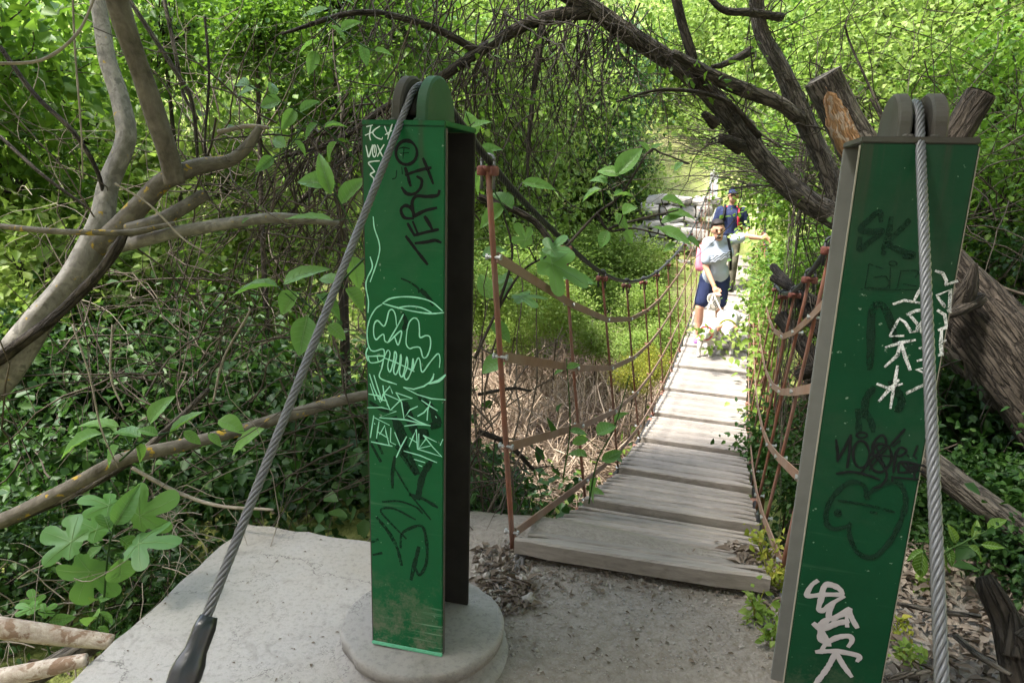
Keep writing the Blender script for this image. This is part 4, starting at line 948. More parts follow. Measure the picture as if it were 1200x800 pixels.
# ================================================================== ROCK WALL ON THE FAR BANK
def rock_wall():
    mb = MB(); z = -2.1; r = 0
    while z < .85:
        h = R_.uniform(.13, .26); top = sm(-.4, .9, z)
        c = -2.55 + .55 * top + R_.uniform(-.1, .15); end = -.95 + R_.uniform(-.08, .1)
        while c < end:
            w = R_.uniform(.22, .66); cen = W(c + w / 2, 15.1 + R_.uniform(-.16, .16) + .12 * z, z + h / 2 + R_.uniform(-.02, .02))
            bm = bmesh.new(); bmesh.ops.create_cube(bm, size=1); bmesh.ops.subdivide_edges(bm, edges=bm.edges, cuts=3, use_grid_fill=True); bm.verts.index_update(); V = []
            tilt = R_.uniform(-.12, .12)
            for v in bm.verts:
                q = Vector(v.co); q = q * (1 - .26 * q.length_squared); p_ = cen + X * q.x * w * 1.02 + D * q.y * R_.uniform(.62, .64) + UP * (q.z * h * 1.04 + q.x * w * tilt)
                V.append(p_ + v3(*(mnoise.noise_vector(Vector(p_ * 4)))) * .05)
            mb.add(V, [tuple(v.index for v in f.verts) for f in bm.faces]); bm.free(); c += w * .98
        z += h * .93
    core = MB(); V0 = [W(-1.85 + a * (.55 - .0 * b), 15.55 + b * .1, zz) for zz in (-2.2, .55) for a, b in ((-1, -1), (1, -1), (1, 1), (-1, 1))]; mb.add(V0, [(0, 1, 5, 4), (1, 2, 6, 5), (2, 3, 7, 6), (3, 0, 4, 7), (4, 5, 6, 7)])
    tag(obj('rock_wall', mb, M['wall_stone'], smooth=False), 'rough pale dry-stone wall on the far bank beside the bridge end', 'stone wall')
rock_wall()

# ================================================================== TREES, LOGS, SHOOTS
def on_ground(px, py, dmax=40):
    q = ray(px, py); d = 1.2
    while d < dmax:
        p = CAM + q * d
        if p[2] < ground(p[0], p[1]): return p
        d *= 1.02
    return CAM + q * dmax

# --- the grey forked tree on the left
t = empty('grey_tree', at(-140, 640, 2.75), 'smooth grey lichen-spotted tree leaning in from the left edge, forked at a knot', 'tree')
mb = MB(); limb(mb, pxl([(-150, 640, 2.7), (-60, 500, 2.75), (0, 437, 2.8), (45, 378, 2.85), (92, 318, 2.9), (118, 262, 2.95), (128, 215, 3.0), (148, 165, 3.05), (142, 120, 3.1), (126, 70, 3.15), (118, 20, 3.2), (108, -40, 3.25), (95, -140, 3.3)]),
     [.080, .072, .067, .062, .055, .049, .042, .041, .038, .036, .035, .033, .03], 24, 110, .20); obj('trunk', mb, M['bark_grey'], t)
mb = MB(); limb(mb, pxl([(112, 290, 2.92), (140, 268, 2.93), (165, 240, 2.92), (192, 212, 2.92), (232, 195, 2.95), (270, 188, 3.0), (292, 170, 3.0), (304, 150, 3.0)]), [.045, .045, .042, .040, .034, .028, .025, .017], 12, 40); obj('limb', mb, M['bark_lichen'], t)
mb = MB(); limb(mb, pxl([(205, 216, 2.90), (197, 180, 2.86), (178, 122, 2.8), (160, 70, 2.75), (143, 20, 2.7), (128, -40, 2.65), (110, -120, 2.6)]), [.042, .041, .040, .040, .041, .042, .042], 18, 60, .2); obj('limb', mb, M['bark_smooth'], t)
mb = MB(); limb(mb, pxl([(120, 292, 2.95), (160, 284, 2.9), (215, 270, 2.9), (280, 260, 2.95), (332, 255, 3.0), (400, 262, 3.1)]), [.028, .027, .025, .024, .023, .012], 12, 40); obj('limb', mb, M['bark_grey'], t)
mb = MB(); limb(mb, pxl([(150, 270, 2.84), (180, 262, 2.84), (212, 245, 2.9), (240, 228, 2.95)]), [.03, .03, .028, .026], 12, 24); obj('limb', mb, M['bark_lichen'], t)
v_ = obj('rough_vine', (lambda m: (limb(m, pxl([(-20, 432, 2.72), (30, 398, 2.74), (75, 362, 2.76), (115, 320, 2.78), (140, 285, 2.80), (152, 262, 2.85)]), [.026, .024, .022, .020, .018, .012], 10, 40, .35), m)[1])(MB()), M['bark_dark']); tag(v_, 'dark rough vine lying along the grey forked trunk', 'vine')
v_ = obj('woody_vine', (lambda m: (limb(m, pxl([(-30, 262, 2.6), (30, 268, 2.6), (80, 272, 2.62), (150, 272, 2.7), (205, 262, 2.75)]), [.010, .011, .012, .011, .010], 8, 40, .2), m)[1])(MB()), M['bark_lichen']); tag(v_, 'thin woody vine stretched level across the grey forked trunk', 'vine')

# --- low branch with yellow lichen, and dead poles
def log(name, pts, rs, mat, label, cat, k=12, rough=.15):
    m = MB(); limb(m, pxl(pts), rs, k, 46, rough); return tag(obj(name, m, M[mat]), label, cat)
log('fallen_branch', [(-60, 628, 2.6), (0, 610, 2.6), (70, 577, 2.65), (140, 540, 2.7), (210, 522, 2.8), (280, 505, 2.9), (350, 483, 3.0), (430, 462, 3.1), (520, 450, 3.2)], [.028, .027, .028, .027, .026, .025, .027, .022, .016], 'bark_lichen', 'low grey branch spotted with yellow lichen slanting behind the green post', 'branch')
log('fallen_branch', [(-20, 622, 2.75), (60, 590, 2.8), (140, 548, 2.85), (200, 500, 2.9), (245, 455, 2.95)], [.02, .02, .018, .015, .010], 'bark_brown', 'thin brown branch crossing under the yellow lichen branch', 'branch')
log('dry_stick', [(155, 548, 2.6), (205, 575, 2.6), (255, 592, 2.55), (320, 597, 2.5)], [.007, .008, .007, .005], 'twig_pale', 'pale dry stick pointing at the slab corner', 'stick', 8)
log('fallen_log', [(-60, 725, 1.9), (0, 735, 1.9), (60, 743, 1.95), (132, 752, 2.0)], [.029, .029, .027, .022], 'bark_pale', 'pale peeling log, upper of two lying against the slab edge', 'log', 14, .08)
log('fallen_log', [(-60, 806, 1.8), (0, 794, 1.82), (50, 784, 1.85), (102, 772, 1.88)], [.026, .026, .024, .017], 'bark_pale', 'pale peeling log, lower of two lying against the slab edge', 'log', 14, .08)
log('fallen_log', [(30, 800, 2.0), (70, 775, 2.02), (118, 748, 2.05)], [.03, .03, .028], 'bark_brown', 'dark brown log wedged beneath the two pale logs', 'log', 12)

# --- the arching tree on the right
t = empty('arching_tree', at(1130, 470, 3.9), 'dark gnarled tree arching over the bridge from the right bank', 'tree')
mb = MB(); limb(mb, pxl([(1190, 470, 3.5), (1100, 380, 3.8), (1030, 300, 4.1), (985, 258, 4.3), (950, 238, 4.35), (905, 200, 4.4), (872, 160, 4.4), (840, 120, 4.4), (800, 82, 4.35), (755, 52, 4.3), (705, 18, 4.2), (660, -10, 4.1), (600, -45, 4.0)]),
     [.12, .10, .088, .079, .072, .066, .061, .058, .056, .055, .053, .05, .048], 36, 170, .18, None, .09); obj('trunk', mb, M['bark_brown'], t)
mb = MB(); limb(mb, pxl([(1000, 262, 4.45), (985, 235, 4.5), (965, 190, 4.5), (940, 135, 4.45), (915, 80, 4.4), (893, 40, 4.4), (886, 0, 4.35), (885, -60, 4.3)]), [.08, .072, .066, .060, .052, .046, .042, .04], 28, 100, .18, None, .08); obj('limb', mb, M['bark_brown'], t)
mb = MB(); limb(mb, pxl([(938, 140, 4.42), (915, 122, 4.35), (880, 108, 4.3), (840, 92, 4.25), (815, 78, 4.2), (788, 62, 4.15)]), [.048, .045, .044, .042, .038, .024], 18, 50, .18, None, .06); obj('limb', mb, M['bark_brown'], t)
mb = MB(); limb(mb, pxl([(820, 100, 4.3), (812, 70, 4.25), (800, 30, 4.2), (790, -10, 4.15), (775, -70, 4.1)]), [.04, .034, .03, .03, .028], 10, 30); obj('limb', mb, M['bark_dark'], t)
mb = MB(); limb(mb, pxl([(700, 14, 4.2), (655, 18, 4.1), (610, 32, 4.0), (560, 62, 3.9), (510, 95, 3.8), (450, 128, 3.7), (395, 165, 3.6), (330, 185, 3.5)]), [.046, .040, .035, .030, .026, .022, .016, .008], 14, 60, .2); obj('limb', mb, M['bark_dark'], t)
mb = MB()
for pts, rs in (([(636, 20, 4.05), (632, 60, 4.0), (625, 110, 4.0), (620, 160, 3.95), (618, 215, 3.9)], [.026, .022, .016, .012, .006]), ([(880, 60, 4.35), (850, 75, 4.2), (835, 78, 4.1)], [.03, .02, .012]), ([(915, 20, 4.4), (880, 15, 4.2), (848, 12, 4.1), (825, -10, 4.1)], [.03, .024, .02, .016]),
                ([(866, 172, 4.32), (852, 165, 4.2), (846, 163, 4.15)], [.05, .034, .028]), ([(838, 145, 4.32), (825, 133, 4.25)], [.04, .022]), ([(560, 60, 3.9), (500, 30, 3.8), (420, 15, 3.7), (330, 40, 3.6)], [.024, .02, .016, .008]), ([(475, 115, 3.75), (440, 160, 3.7), (400, 190, 3.65), (330, 260, 3.6)], [.022, .018, .014, .006]),
                ([(890, 160, 4.3), (850, 118, 4.1), (780, 105, 3.9), (720, 120, 3.8)], [.02, .014, .010, .005])):
    limb(mb, pxl(pts), rs, 8, 24)
obj('side_branches', mb, M['bark_dark'], t)
# fine hanging twigs
parts = []
def twigs_from(pts, n, L, dirv, wob, grav, r0, spread=.08, m=11):
    P = catmull(pxl(pts), 60); i = RG.integers(0, 60, n); P0 = P[i] + RG.normal(0, spread, (n, 3)); d0 = np.array(dirv)[None] + RG.normal(0, .45, (n, 3))
    W_ = walk(P0, d0, RG.uniform(*L, n), m, wob, grav); rr = np.linspace(1, .3, m)[None] * (r0 * RG.uniform(.5, 1.3, n))[:, None]
    return W_, rr
def add_twigs(lst, *a, **k):
    P, rr = twigs_from(*a, **k); lst.append(tubes_np(P, rr, 4)); sub = []
    n, m, _ = P.shape; j = RG.integers(2, m - 1, n * 2); b = np.repeat(np.arange(n), 2); P0 = P[b, j]; d0 = P[b, j] - P[b, j - 1]; d0 = d0 / np.linalg.norm(d0, axis=1)[:, None] + RG.normal(0, .5, d0.shape)
    Q = walk(P0, d0, RG.uniform(.12, .4, n * 2), 6, .22, .04); lst.append(tubes_np(Q, np.linspace(1, .35, 6)[None] * (rr[b, j] * .6)[:, None], 3)); return P, Q
H = {}
PA, QA = add_twigs(parts, [(330, 185, 3.5), (450, 128, 3.7), (560, 62, 3.9), (700, 14, 4.2)], 210, (.5, 1.3), (-.1, -.1, -1), .22, .03, .0055)
PB_, QB = add_twigs(parts, [(420, -20, 3.8), (560, -10, 4.0), (700, 10, 4.2), (760, 50, 4.3)], 130, (.5, 1.2), (-.2, -.1, -1), .2, .03, .005)
add_twigs(parts, [(618, 100, 3.95), (618, 215, 3.9)], 26, (.3, .8), (-.1, 0, -1), .2, .06, .004)
PC, QC = add_twigs(parts, [(760, 50, 4.3), (850, 130, 4.4), (900, 195, 4.4)], 40, (.4, 1.0), (-.5, -.2, .3), .22, .02, .005)
PD, QD = add_twigs(parts, [(886, 0, 4.35), (915, 80, 4.4), (965, 190, 4.5)], 40, (.4, 1.0), (.1, -.2, .1), .24, .01, .005)
obj('twigs', cat_np(parts), M['twig_dark'], t)
# leaves on the twigs, and the high crown, out of view, shaped to shade the near bank
ends = np.concatenate([q[:, -1] for q in (QA, QB, QC, QD)]); ends = ends[RG.random(len(ends)) < .5]
c1 = np.concatenate([ends, np.full((len(ends), 1), .06)], 1); V1 = leaf_cloud(900, c1, 1, .045)
hc = []
for k in range(640):
    x, y = RG.uniform(-4.6, 4.8), RG.uniform(-3.0, 4.9)
    if x < -4.2 + max(0, y - 2.4) * 1.6: continue
    hc.append((x, y, 3.6 + .9 * RG.random() + .4 * math.sin(x * 1.3) + (.25 * max(0, y - 3)), RG.uniform(.22, .42)))
hc = np.array(hc); V2 = leaf_cloud(42000, hc, 1, .115, asp=.34)
obj('crown', cat_np([V1, V2]), M['leaf_mid'], t)

# dry fan of fine twigs over the far end of the bridge
parts = []; n = 80
st = np.array([at(RG.uniform(885, 985), RG.uniform(170, 235), RG.uniform(4.5, 5.6)) for _ in range(n)])
d0 = np.tile(-X * 1.0 + UP * .28 - D * .1, (n, 1)) + RG.normal(0, .22, (n, 3))
P = walk(st, d0, RG.uniform(.6, 1.35, n), 12, .10, .035); P = P[P[:, :, 2].min(1) > .98]; n = len(P); parts.append(tubes_np(P, np.linspace(1, .3, 12)[None] * RG.uniform(.0025, .0055, n)[:, None], 4))
b = np.repeat(np.arange(n), 2); j = RG.integers(3, 10, 2 * n); Q = walk(P[b, j], (P[b, j] - P[b, j - 1]) + RG.normal(0, .03, (2 * n, 3)), RG.uniform(.2, .5, 2 * n), 7, .15, .03); Q = Q[Q[:, :, 2].min(1) > .95]; parts.append(tubes_np(Q, np.linspace(1, .4, 7)[None] * .0022 * np.ones((len(Q), 1)), 3))
o = obj('dead_bush', cat_np(parts), M['twig']); tag(o, 'fan of fine dry twigs drooping over the far end of the bridge', 'dead bush')

# --- sawn stump and trunks on the right
t = empty('sawn_tree', at(1180, 520, 3.2), 'thick cracked dead trunk with two sawn-off limbs behind the shaded green post', 'tree')
mb = MB(); limb(mb, pxl([(1300, 560, 2.9), (1230, 470, 3.0), (1175, 405, 3.1), (1120, 345, 3.2), (1060, 280, 3.3), (1020, 225, 3.35)]), [.21, .19, .17, .155, .14, .115], 56, 130, .22, None, .16); obj('trunk', mb, M['bark_old'], t)
mb = MB(); sp = pxl([(1045, 235, 3.3), (1016, 190, 3.28), (992, 150, 3.25), (974, 112, 3.22), (964, 90, 3.2)]); limb(mb, sp, [.11, .10, .088, .080, .080], 40, 60, .2, 4, .10); st_ = obj('sawn_limb', mb, M['bark_brown'], t)
mb = MB(); e_ = sp[-1]; ax = nrm(sp[-1] - sp[-2]); aa = nrm(np.cross(ax, X)); bb = np.cross(ax, aa)
lathe_pts = [(e_ + ax * .004 + (aa * math.cos(q) + bb * math.sin(q)) * .074 * (1 + .12 * math.sin(3 * q))) for q in np.linspace(0, 2 * PI, 24, endpoint=False)]
mb.add(lathe_pts + [e_ + ax * .008], [(i, (i + 1) % 24, 24) for i in range(24)]); obj('sawn_face', mb, M['bark_brown'], st_)
mb = MB(); cp = catmull(sp, 30)[3:27]; V = []; m_ = 9       # torn strip of bare orange wood
for i, p_ in enumerate(cp):
    tt = i / (len(cp) - 1); tg = nrm(cp[min(i+1, len(cp)-1)] - cp[max(i-1, 0)]); tocam = nrm(CAM - p_); tocam = nrm(tocam - tg * (tocam @ tg)); sd = np.cross(tg, tocam)
    r = float(np.interp(tt, [0, .35, .7, 1], [.104, .094, .086, .086])); wd = .95 * math.sin(PI * min(1, tt * 1.05 + .05)) ** .6 * (1 + .25 * mnoise.noise(Vector((i * .6, 0, 2)))); off = .25 - .95 * tt + .75
    for j in range(m_):
        a = off * .55 + wd * (j / (m_ - 1) - .5) * 1.6 + .12 * mnoise.noise(Vector((i * .9, (j > m_ / 2) * 7.0, 3)))
        V.append(p_ + (tocam * math.cos(a) + sd * math.sin(a) * -1) * (r * (1.06 - .10 * (abs(j / (m_ - 1) - .5) * 2) ** 4 + .05 * mnoise.noise(Vector((i * .4, j * 1.3, 5))))))
mb.add(V, [(i*m_ + j, i*m_ + j + 1, (i+1)*m_ + j + 1, (i+1)*m_ + j) for i in range(len(cp)-1) for j in range(m_-1)], np.array([(0.3, j * .016, i * .017) for i in range(len(cp)) for j in range(m_)])); obj('bare_wood', mb, M['cutwood'], st_)
mb = MB(); sp = pxl([(1075, 235, 3.2), (1100, 195, 3.15), (1125, 150, 3.1), (1150, 110, 3.05)]); limb(mb, sp, [.075, .07, .064, .062], 32, 50, .2, None, .12); st_ = obj('sawn_limb', mb, M['bark_dark'], t)
mb = MB(); e_ = sp[-1]; ax = nrm(sp[-1] - sp[-2]); aa = nrm(np.cross(ax, X)); bb = np.cross(ax, aa)
mb.add([e_ + ax * .006 + (aa * math.cos(q) + bb * math.sin(q)) * .056 for q in np.linspace(0, 2 * PI, 20, endpoint=False)], [tuple(range(20))]); obj('sawn_face', mb, M['bark_dark'], st_)
mb = MB(); limb(mb, pxl([(1120, 360, 3.0), (1135, 335, 2.95), (1142, 308, 2.92)]), [.05, .035, .012], 10, 20, .3); limb(mb, pxl([(1145, 350, 3.0), (1120, 365, 2.95), (1100, 375, 2.95)]), [.04, .025, .012], 10, 20, .3); obj('broken_snag', mb, M['bark_dark'], t)
log('fallen_log', [(1040, 505, 2.7), (1095, 548, 2.6), (1150, 588, 2.5), (1210, 630, 2.4), (1300, 690, 2.3)], [.055, .052, .050, .050, .055], 'bark_brown', 'mossy brown log slanting down to the right behind the right cable', 'log', 16)
for pts, rs, lb in (([(906, 312, 5.2), (932, 345, 4.9), (975, 400, 4.6), (1040, 470, 4.3)], [.03, .045, .06, .07], 'dark rotten log, upper of the pile behind the right handrail'), ([(905, 325, 5.0), (950, 350, 4.7), (1010, 380, 4.4)], [.025, .035, .045], 'dark rotten log, topmost stub behind the right handrail'), ([(915, 370, 4.8), (960, 430, 4.5), (1010, 500, 4.3)], [.05, .06, .07], 'dark rotten log, lower of the pile behind the right handrail'), ([(935, 440, 4.4), (985, 420, 4.2), (1050, 405, 4.0)], [.04, .05, .06], 'dark log lying crosswise over the pile behind the right handrail')):
    log('rotten_log', pts, rs, 'bark_dark', lb, 'log', 14, .25)
t = empty('dead_stump', at(1190, 800, 1.75), 'dark broken forked stump standing in leaf litter at the lower right', 'stump')
mb = MB(); limb(mb, pxl([(1215, 830, 1.7), (1195, 770, 1.72), (1178, 725, 1.75), (1160, 690, 1.76), (1153, 675, 1.77)]), [.07, .055, .035, .028, .020], 14, 40, .35); obj('stem', mb, M['bark_dark'], t)
mb = MB(); limb(mb, pxl([(1190, 770, 1.7), (1188, 740, 1.72), (1185, 705, 1.74)]), [.030, .018, .007], 10, 24, .3); limb(mb, pxl([(1200, 760, 1.7), (1225, 745, 1.7)]), [.045, .04], 10, 16, .3); obj('broken_fork', mb, M['bark_dark'], t)
for pts, rs, lb in (([(1048, 706, 2.0), (1100, 716, 1.95), (1150, 722, 1.9)], [.006, .009, .006], 'flat red-brown bark strip lying on the leaf litter'), ([(1040, 795, 1.45), (1062, 790, 1.45), (1090, 786, 1.46)], [.006, .007, .004], 'pale stick at the foot of the shaded green post'), ([(1120, 745, 1.8), (1150, 770, 1.7), (1185, 790, 1.62)], [.008, .008, .006], 'brown stick leading to the dead stump')):
    log('dry_stick', pts, rs, 'bark_brown', lb, 'stick', 8)

# --- hanging canes and thin stems (each its own)
CANES = [([(85, 380, 2.4), (105, 440, 2.4), (118, 500, 2.42), (138, 548, 2.45)], .0035, 'twig_pale', 'pale dangling cane ending above the lobed fig leaves'), ([(132, 380, 2.45), (130, 440, 2.45), (145, 480, 2.45)], .004, 'twig_pale', 'pale cane hanging straight below the grey trunk knot'),
         ([(135, 215, 2.6), (175, 240, 2.6), (215, 280, 2.6), (240, 295, 2.6)], .004, 'twig_pale', 'pale cane slanting across the grey tree fork'), ([(85, -10, 2.7), (88, 60, 2.7), (95, 150, 2.72), (97, 210, 2.75)], .004, 'twig_pale', 'straight grey cane hanging left of the grey trunk'),
         ([(-5, 75, 2.5), (50, 70, 2.55), (90, 40, 2.6), (112, -5, 2.65)], .006, 'twig_pale', 'curved pale cane arcing over the upper left corner'), ([(0, 55, 2.9), (40, 110, 2.9), (90, 160, 2.9), (120, 220, 2.95), (122, 300, 3.0)], .010, 'bark_dark', 'dark bent stem crossing in front of the grey trunk'),
         ([(145, -10, 3.2), (200, 75, 3.2), (225, 120, 3.25), (232, 190, 3.3)], .011, 'bark_brown', 'brown sapling stem behind the dark leaning limb'), ([(190, -10, 3.3), (205, 60, 3.3), (215, 110, 3.3), (232, 140, 3.3)], .010, 'bark_brown', 'brown stem rising beside the dark leaning limb'),
         ([(240, 20, 3.1), (245, 90, 3.1), (240, 170, 3.1), (248, 205, 3.1)], .006, 'bark_dark', 'dark upright stem right of the dark leaning limb'), ([(0, 160, 3.3), (50, 205, 3.3), (105, 245, 3.35)], .009, 'bark_dark', 'dark stem passing behind the grey trunk at mid height'),
         ([(255, 155, 3.0), (290, 148, 3.0), (315, 150, 3.0)], .010, 'twig_pale', 'broken pale branch end above the level grey limb'), ([(250, 470, 2.9), (262, 420, 2.9), (290, 370, 2.85), (292, 360, 2.85)], .005, 'twig_pale', 'thin cane rising through the big ovate leaves'),
         ([(560, 230, 3.6), (620, 255, 3.6), (650, 290, 3.6), (665, 310, 3.6)], .018, 'bark_dark', 'dark curved branch behind the first rusty hanger'), ([(560, 505, 2.9), (595, 520, 2.9), (625, 550, 2.95)], .013, 'bark_dark', 'dark stem under the left handrail near the post'),
         ([(560, 462, 3.0), (600, 455, 3.0), (622, 458, 3.0)], .008, 'bark_dark', 'dark twig poking past the post towards the straw'), ([(1020, 115, 3.0), (1050, 170, 3.0), (1000, 60, 3.2), (990, 30, 3.2)], .006, 'bark_dark', 'dark twig behind the torn orange limb'),
         ([(1130, 300, 3.3), (1160, 330, 3.3), (1215, 350, 3.2)], .008, 'twig', 'brown cane over the cracked dead trunk')]
for pts, r, mt, lb in CANES:
    m_ = MB(); limb(m_, pxl(pts), [r, r, r * .7], 8, 30, .12); tag(obj('cane', m_, M[mt]), lb, 'cane')

# --- big-leaved shoots
def big_leaf(base, tip, wr, kind, bend=.18, tilt=None):
    bend = RG.uniform(.08, .42); fold = RG.uniform(.08, .26)
    a = tip - base; L = np.linalg.norm(a); a = a / L; n0 = nrm(nrm(CAM - base) * .55 + UP * .6 + RG.normal(0, .22, 3)) if tilt is None else nrm(tilt)
    b = nrm(np.cross(a, n0)); n_ = np.cross(b, a)
    V = []; F = []
    if kind == 'ovate':
        m, q = 9, 5; V = []
        for i in range(m):
            t = i / (m - 1); wdt = wr * (math.sin(PI * t ** .78) ** .85) * (1 if t < .99 else 0) + .002
            for j in range(q):
                u_ = (j / (q - 1) - .5) * 2
                V.append(base + a * L * t + b * L * wdt * u_ * .5 + n_ * L * (fold * abs(u_) * wdt * 1.6 - bend * t * t + .012 * math.sin(t * 22 + u_ * 3)))
        F = [(i*q + j, i*q + j + 1, (i+1)*q + j + 1, (i+1)*q + j) for i in range(m-1) for j in range(q-1)]
    else:   # deeply lobed fig leaf: finger lobes round the stalk
        k = 60; out = []; lob = [(-2.05, .46), (-1.05, .80), (0, 1.0), (1.05, .80), (2.05, .46)]
        c0 = base + a * L * .30
        for i in range(k):
            th = -PI + 2 * PI * (i + .5) / k; r = .29
            for la, lr in lob:
                dth = abs((th - la + PI) % (2 * PI) - PI); r = max(r, lr * .74 * max(0, 1 - (dth / .54) ** 2.4) ** .7)
            if abs(th) > 2.75: r *= .75
            out.append((th, r))
        V = [c0]
        for fr in (.5, 1.0):
            for th, r in out:
                rr = max(r * fr, .10 * fr); V.append(c0 + (a * math.cos(th) + b * math.sin(th)) * L * rr + n_ * L * (-bend * rr * rr + .05 * math.sin(th * 5) * rr))
        F = [(0, 1 + i, 1 + (i + 1) % k) for i in range(k)] + [(1 + i, 1 + k + i, 1 + k + (i + 1) % k, 1 + (i + 1) % k) for i in range(k)]
    return V, F
def leaf_ribs(base, tip, kind, V):
    V = np.asarray(V, float); out = []
    if kind == 'ovate':
        m, q = 9, 5; mid = V.reshape(m, q, 3)[:, 2]; n_ = nrm(np.cross(mid[3] - mid[0], V.reshape(m, q, 3)[3, 4] - V.reshape(m, q, 3)[3, 0])); n_ = n_ if n_ @ (CAM - base) > 0 else -n_; out.append((mid + n_ * .0006, .0016)); G = V.reshape(m, q, 3)
        for i in (1, 2, 3, 4, 5):
            for e in (0, 4): out.append((np.array([G[i, 2], (G[i, 1 if e == 0 else 3] * .5 + G[min(i + 1, m - 1), 1 if e == 0 else 3] * .5), G[min(i + 1, m - 1), e] * .9 + G[min(i + 1, m - 1), 2] * .1]) + n_ * .0008, .0007))
    else:
        k = 60; n_ = nrm(np.cross(V[1 + 35] - V[0], V[1 + 45] - V[0])); n_ = n_ if n_ @ (CAM - base) > 0 else -n_
        for th in (-2.05, -1.05, 0, 1.05, 2.05):
            i = int((th + PI) / (2 * PI) * k) % k; out.append((np.array([V[0], V[1 + i], V[1 + k + i] * .93 + V[0] * .07]) + n_ * .0009, .0013))
    return out
def shoot(name, label, cat, stems, leaves, d, stem_r=.004, mat='leaf_big', base=None, jit=.06, group=None):
    t = empty(name, at(*base) if base else at(stems[0][0][0], stems[0][0][1], d), label, cat, group)
    ms, ml, mv = MB(), MB(), MB(); st_pts = []
    for s_ in stems:
        P = [at(x, y, d + (dd[0] if dd else 0)) for x, y, *dd in s_]; P = catmull(P, 24); st_pts += list(P); ms.add(*tube(P, ramp_r([stem_r, stem_r * .55], 24), 7, True, .1, 1))
    st_pts = np.array(st_pts)
    for bx_, by_, tx, ty, wr, kind in leaves:
        dj = d + RG.normal(0, jit); fore = RG.uniform(-.05, .05)
        B_ = at(bx_, by_, dj); T_ = at(tx, ty, dj + fore); v, f = big_leaf(B_, T_, wr, kind); ml.add(v, f)
        for Pq, rq in leaf_ribs(B_, T_, kind, v): mv.add(*tube(Pq, np.linspace(rq, rq * .4, len(Pq)), 4, False))
        i = np.argmin(np.linalg.norm(st_pts - B_, axis=1)); ms.add(*tube(catmull([st_pts[i], (st_pts[i] + B_) / 2 - UP * .004, B_], 6), stem_r * .45, 5))
    obj('stem', ms, M['leaf_dark'] if stem_r < .0045 and name != 'fig_branch' else M['bark_dark'], t); lv = obj('leaves', ml, M[mat], t); obj('leaf_veins', mv, M['vein'], lv)
o_, f_ = 'ovate', 'fig'
shoot('fig_shoot', 'fig shoot with large lobed pale green leaves beside the slab edge', 'plant', [[(118, 760), (122, 700), (128, 640), (140, 600)]], [
    (141, 598, 96, 578, .6, f_), (148, 612, 200, 585, .6, f_), (128, 628, 78, 603, .55, f_), (100, 640, 46, 622, .5, f_), (146, 640, 202, 628, .6, f_), (114, 650, 86, 714, .6, f_), (140, 654, 142, 686, .85, o_), (135, 615, 160, 572, .5, o_), (128, 620, 118, 588, .6, o_), (140, 630, 172, 652, .6, o_), (120, 640, 90, 660, .5, o_)], 2.15, .0042, jit=.04)
shoot('fig_shoot', 'spreading shoot of ovate green leaves over the yellow lichen branch', 'plant', [[(140, 540), (170, 515), (205, 505), (240, 500), (262, 505)]], [
    (120, 508, 58, 526, .34, o_), (140, 500, 92, 487, .40, o_), (165, 512, 128, 494, .42, o_), (175, 495, 193, 463, .5, o_), (198, 512, 230, 475, .38, o_), (140, 522, 122, 548, .6, o_), (256, 492, 286, 500, .75, o_), (310, 502, 262, 527, .35, o_), (160, 520, 172, 542, .6, o_), (185, 510, 160, 500, .5, o_), (215, 505, 236, 520, .5, o_), (244, 508, 260, 522, .5, o_)], 2.55, .004)
shoot('mulberry_shoot', 'shoot of broad ovate leaves between the left cable and the tangle', 'plant', [[(430, 300), (400, 330), (370, 360), (345, 400)], [(430, 300), (410, 260), (390, 220)]], [
    (394, 216, 346, 207, .5, o_), (390, 258, 334, 250, .36, o_), (326, 336, 270, 330, .42, o_), (332, 333, 374, 303, .42, o_), (348, 342, 326, 368, .7, o_), (360, 370, 350, 417, .6, o_), (388, 228, 372, 176, .35, o_), (410, 300, 426, 336, .6, o_), (405, 338, 428, 362, .6, o_), (372, 345, 400, 362, .5, o_), (400, 240, 428, 205, .5, o_), (385, 380, 404, 395, .6, o_), (396, 330, 372, 322, .6, o_)], 2.35, .004)
shoot('fig_branch', 'fig branch with large blue-green leaves behind the left hangers', 'plant', [[(556, 420), (580, 370), (610, 320), (640, 300)], [(580, 370), (600, 300), (590, 250)]], [
    (612, 214, 650, 217, .34, o_), (590, 240, 562, 262, .5, o_), (600, 245, 575, 220, .6, o_), (628, 300, 690, 330, .5, f_), (640, 318, 700, 326, .36, o_), (600, 322, 575, 345, .5, f_), (598, 350, 640, 342, .5, f_), (575, 350, 562, 320, .6, o_), (590, 420, 565, 434, .8, o_), (620, 290, 606, 262, .6, f_), (640, 300, 662, 275, .6, f_), (575, 380, 600, 398, .6, o_), (565, 300, 590, 288, .6, o_)], 2.75, .007)
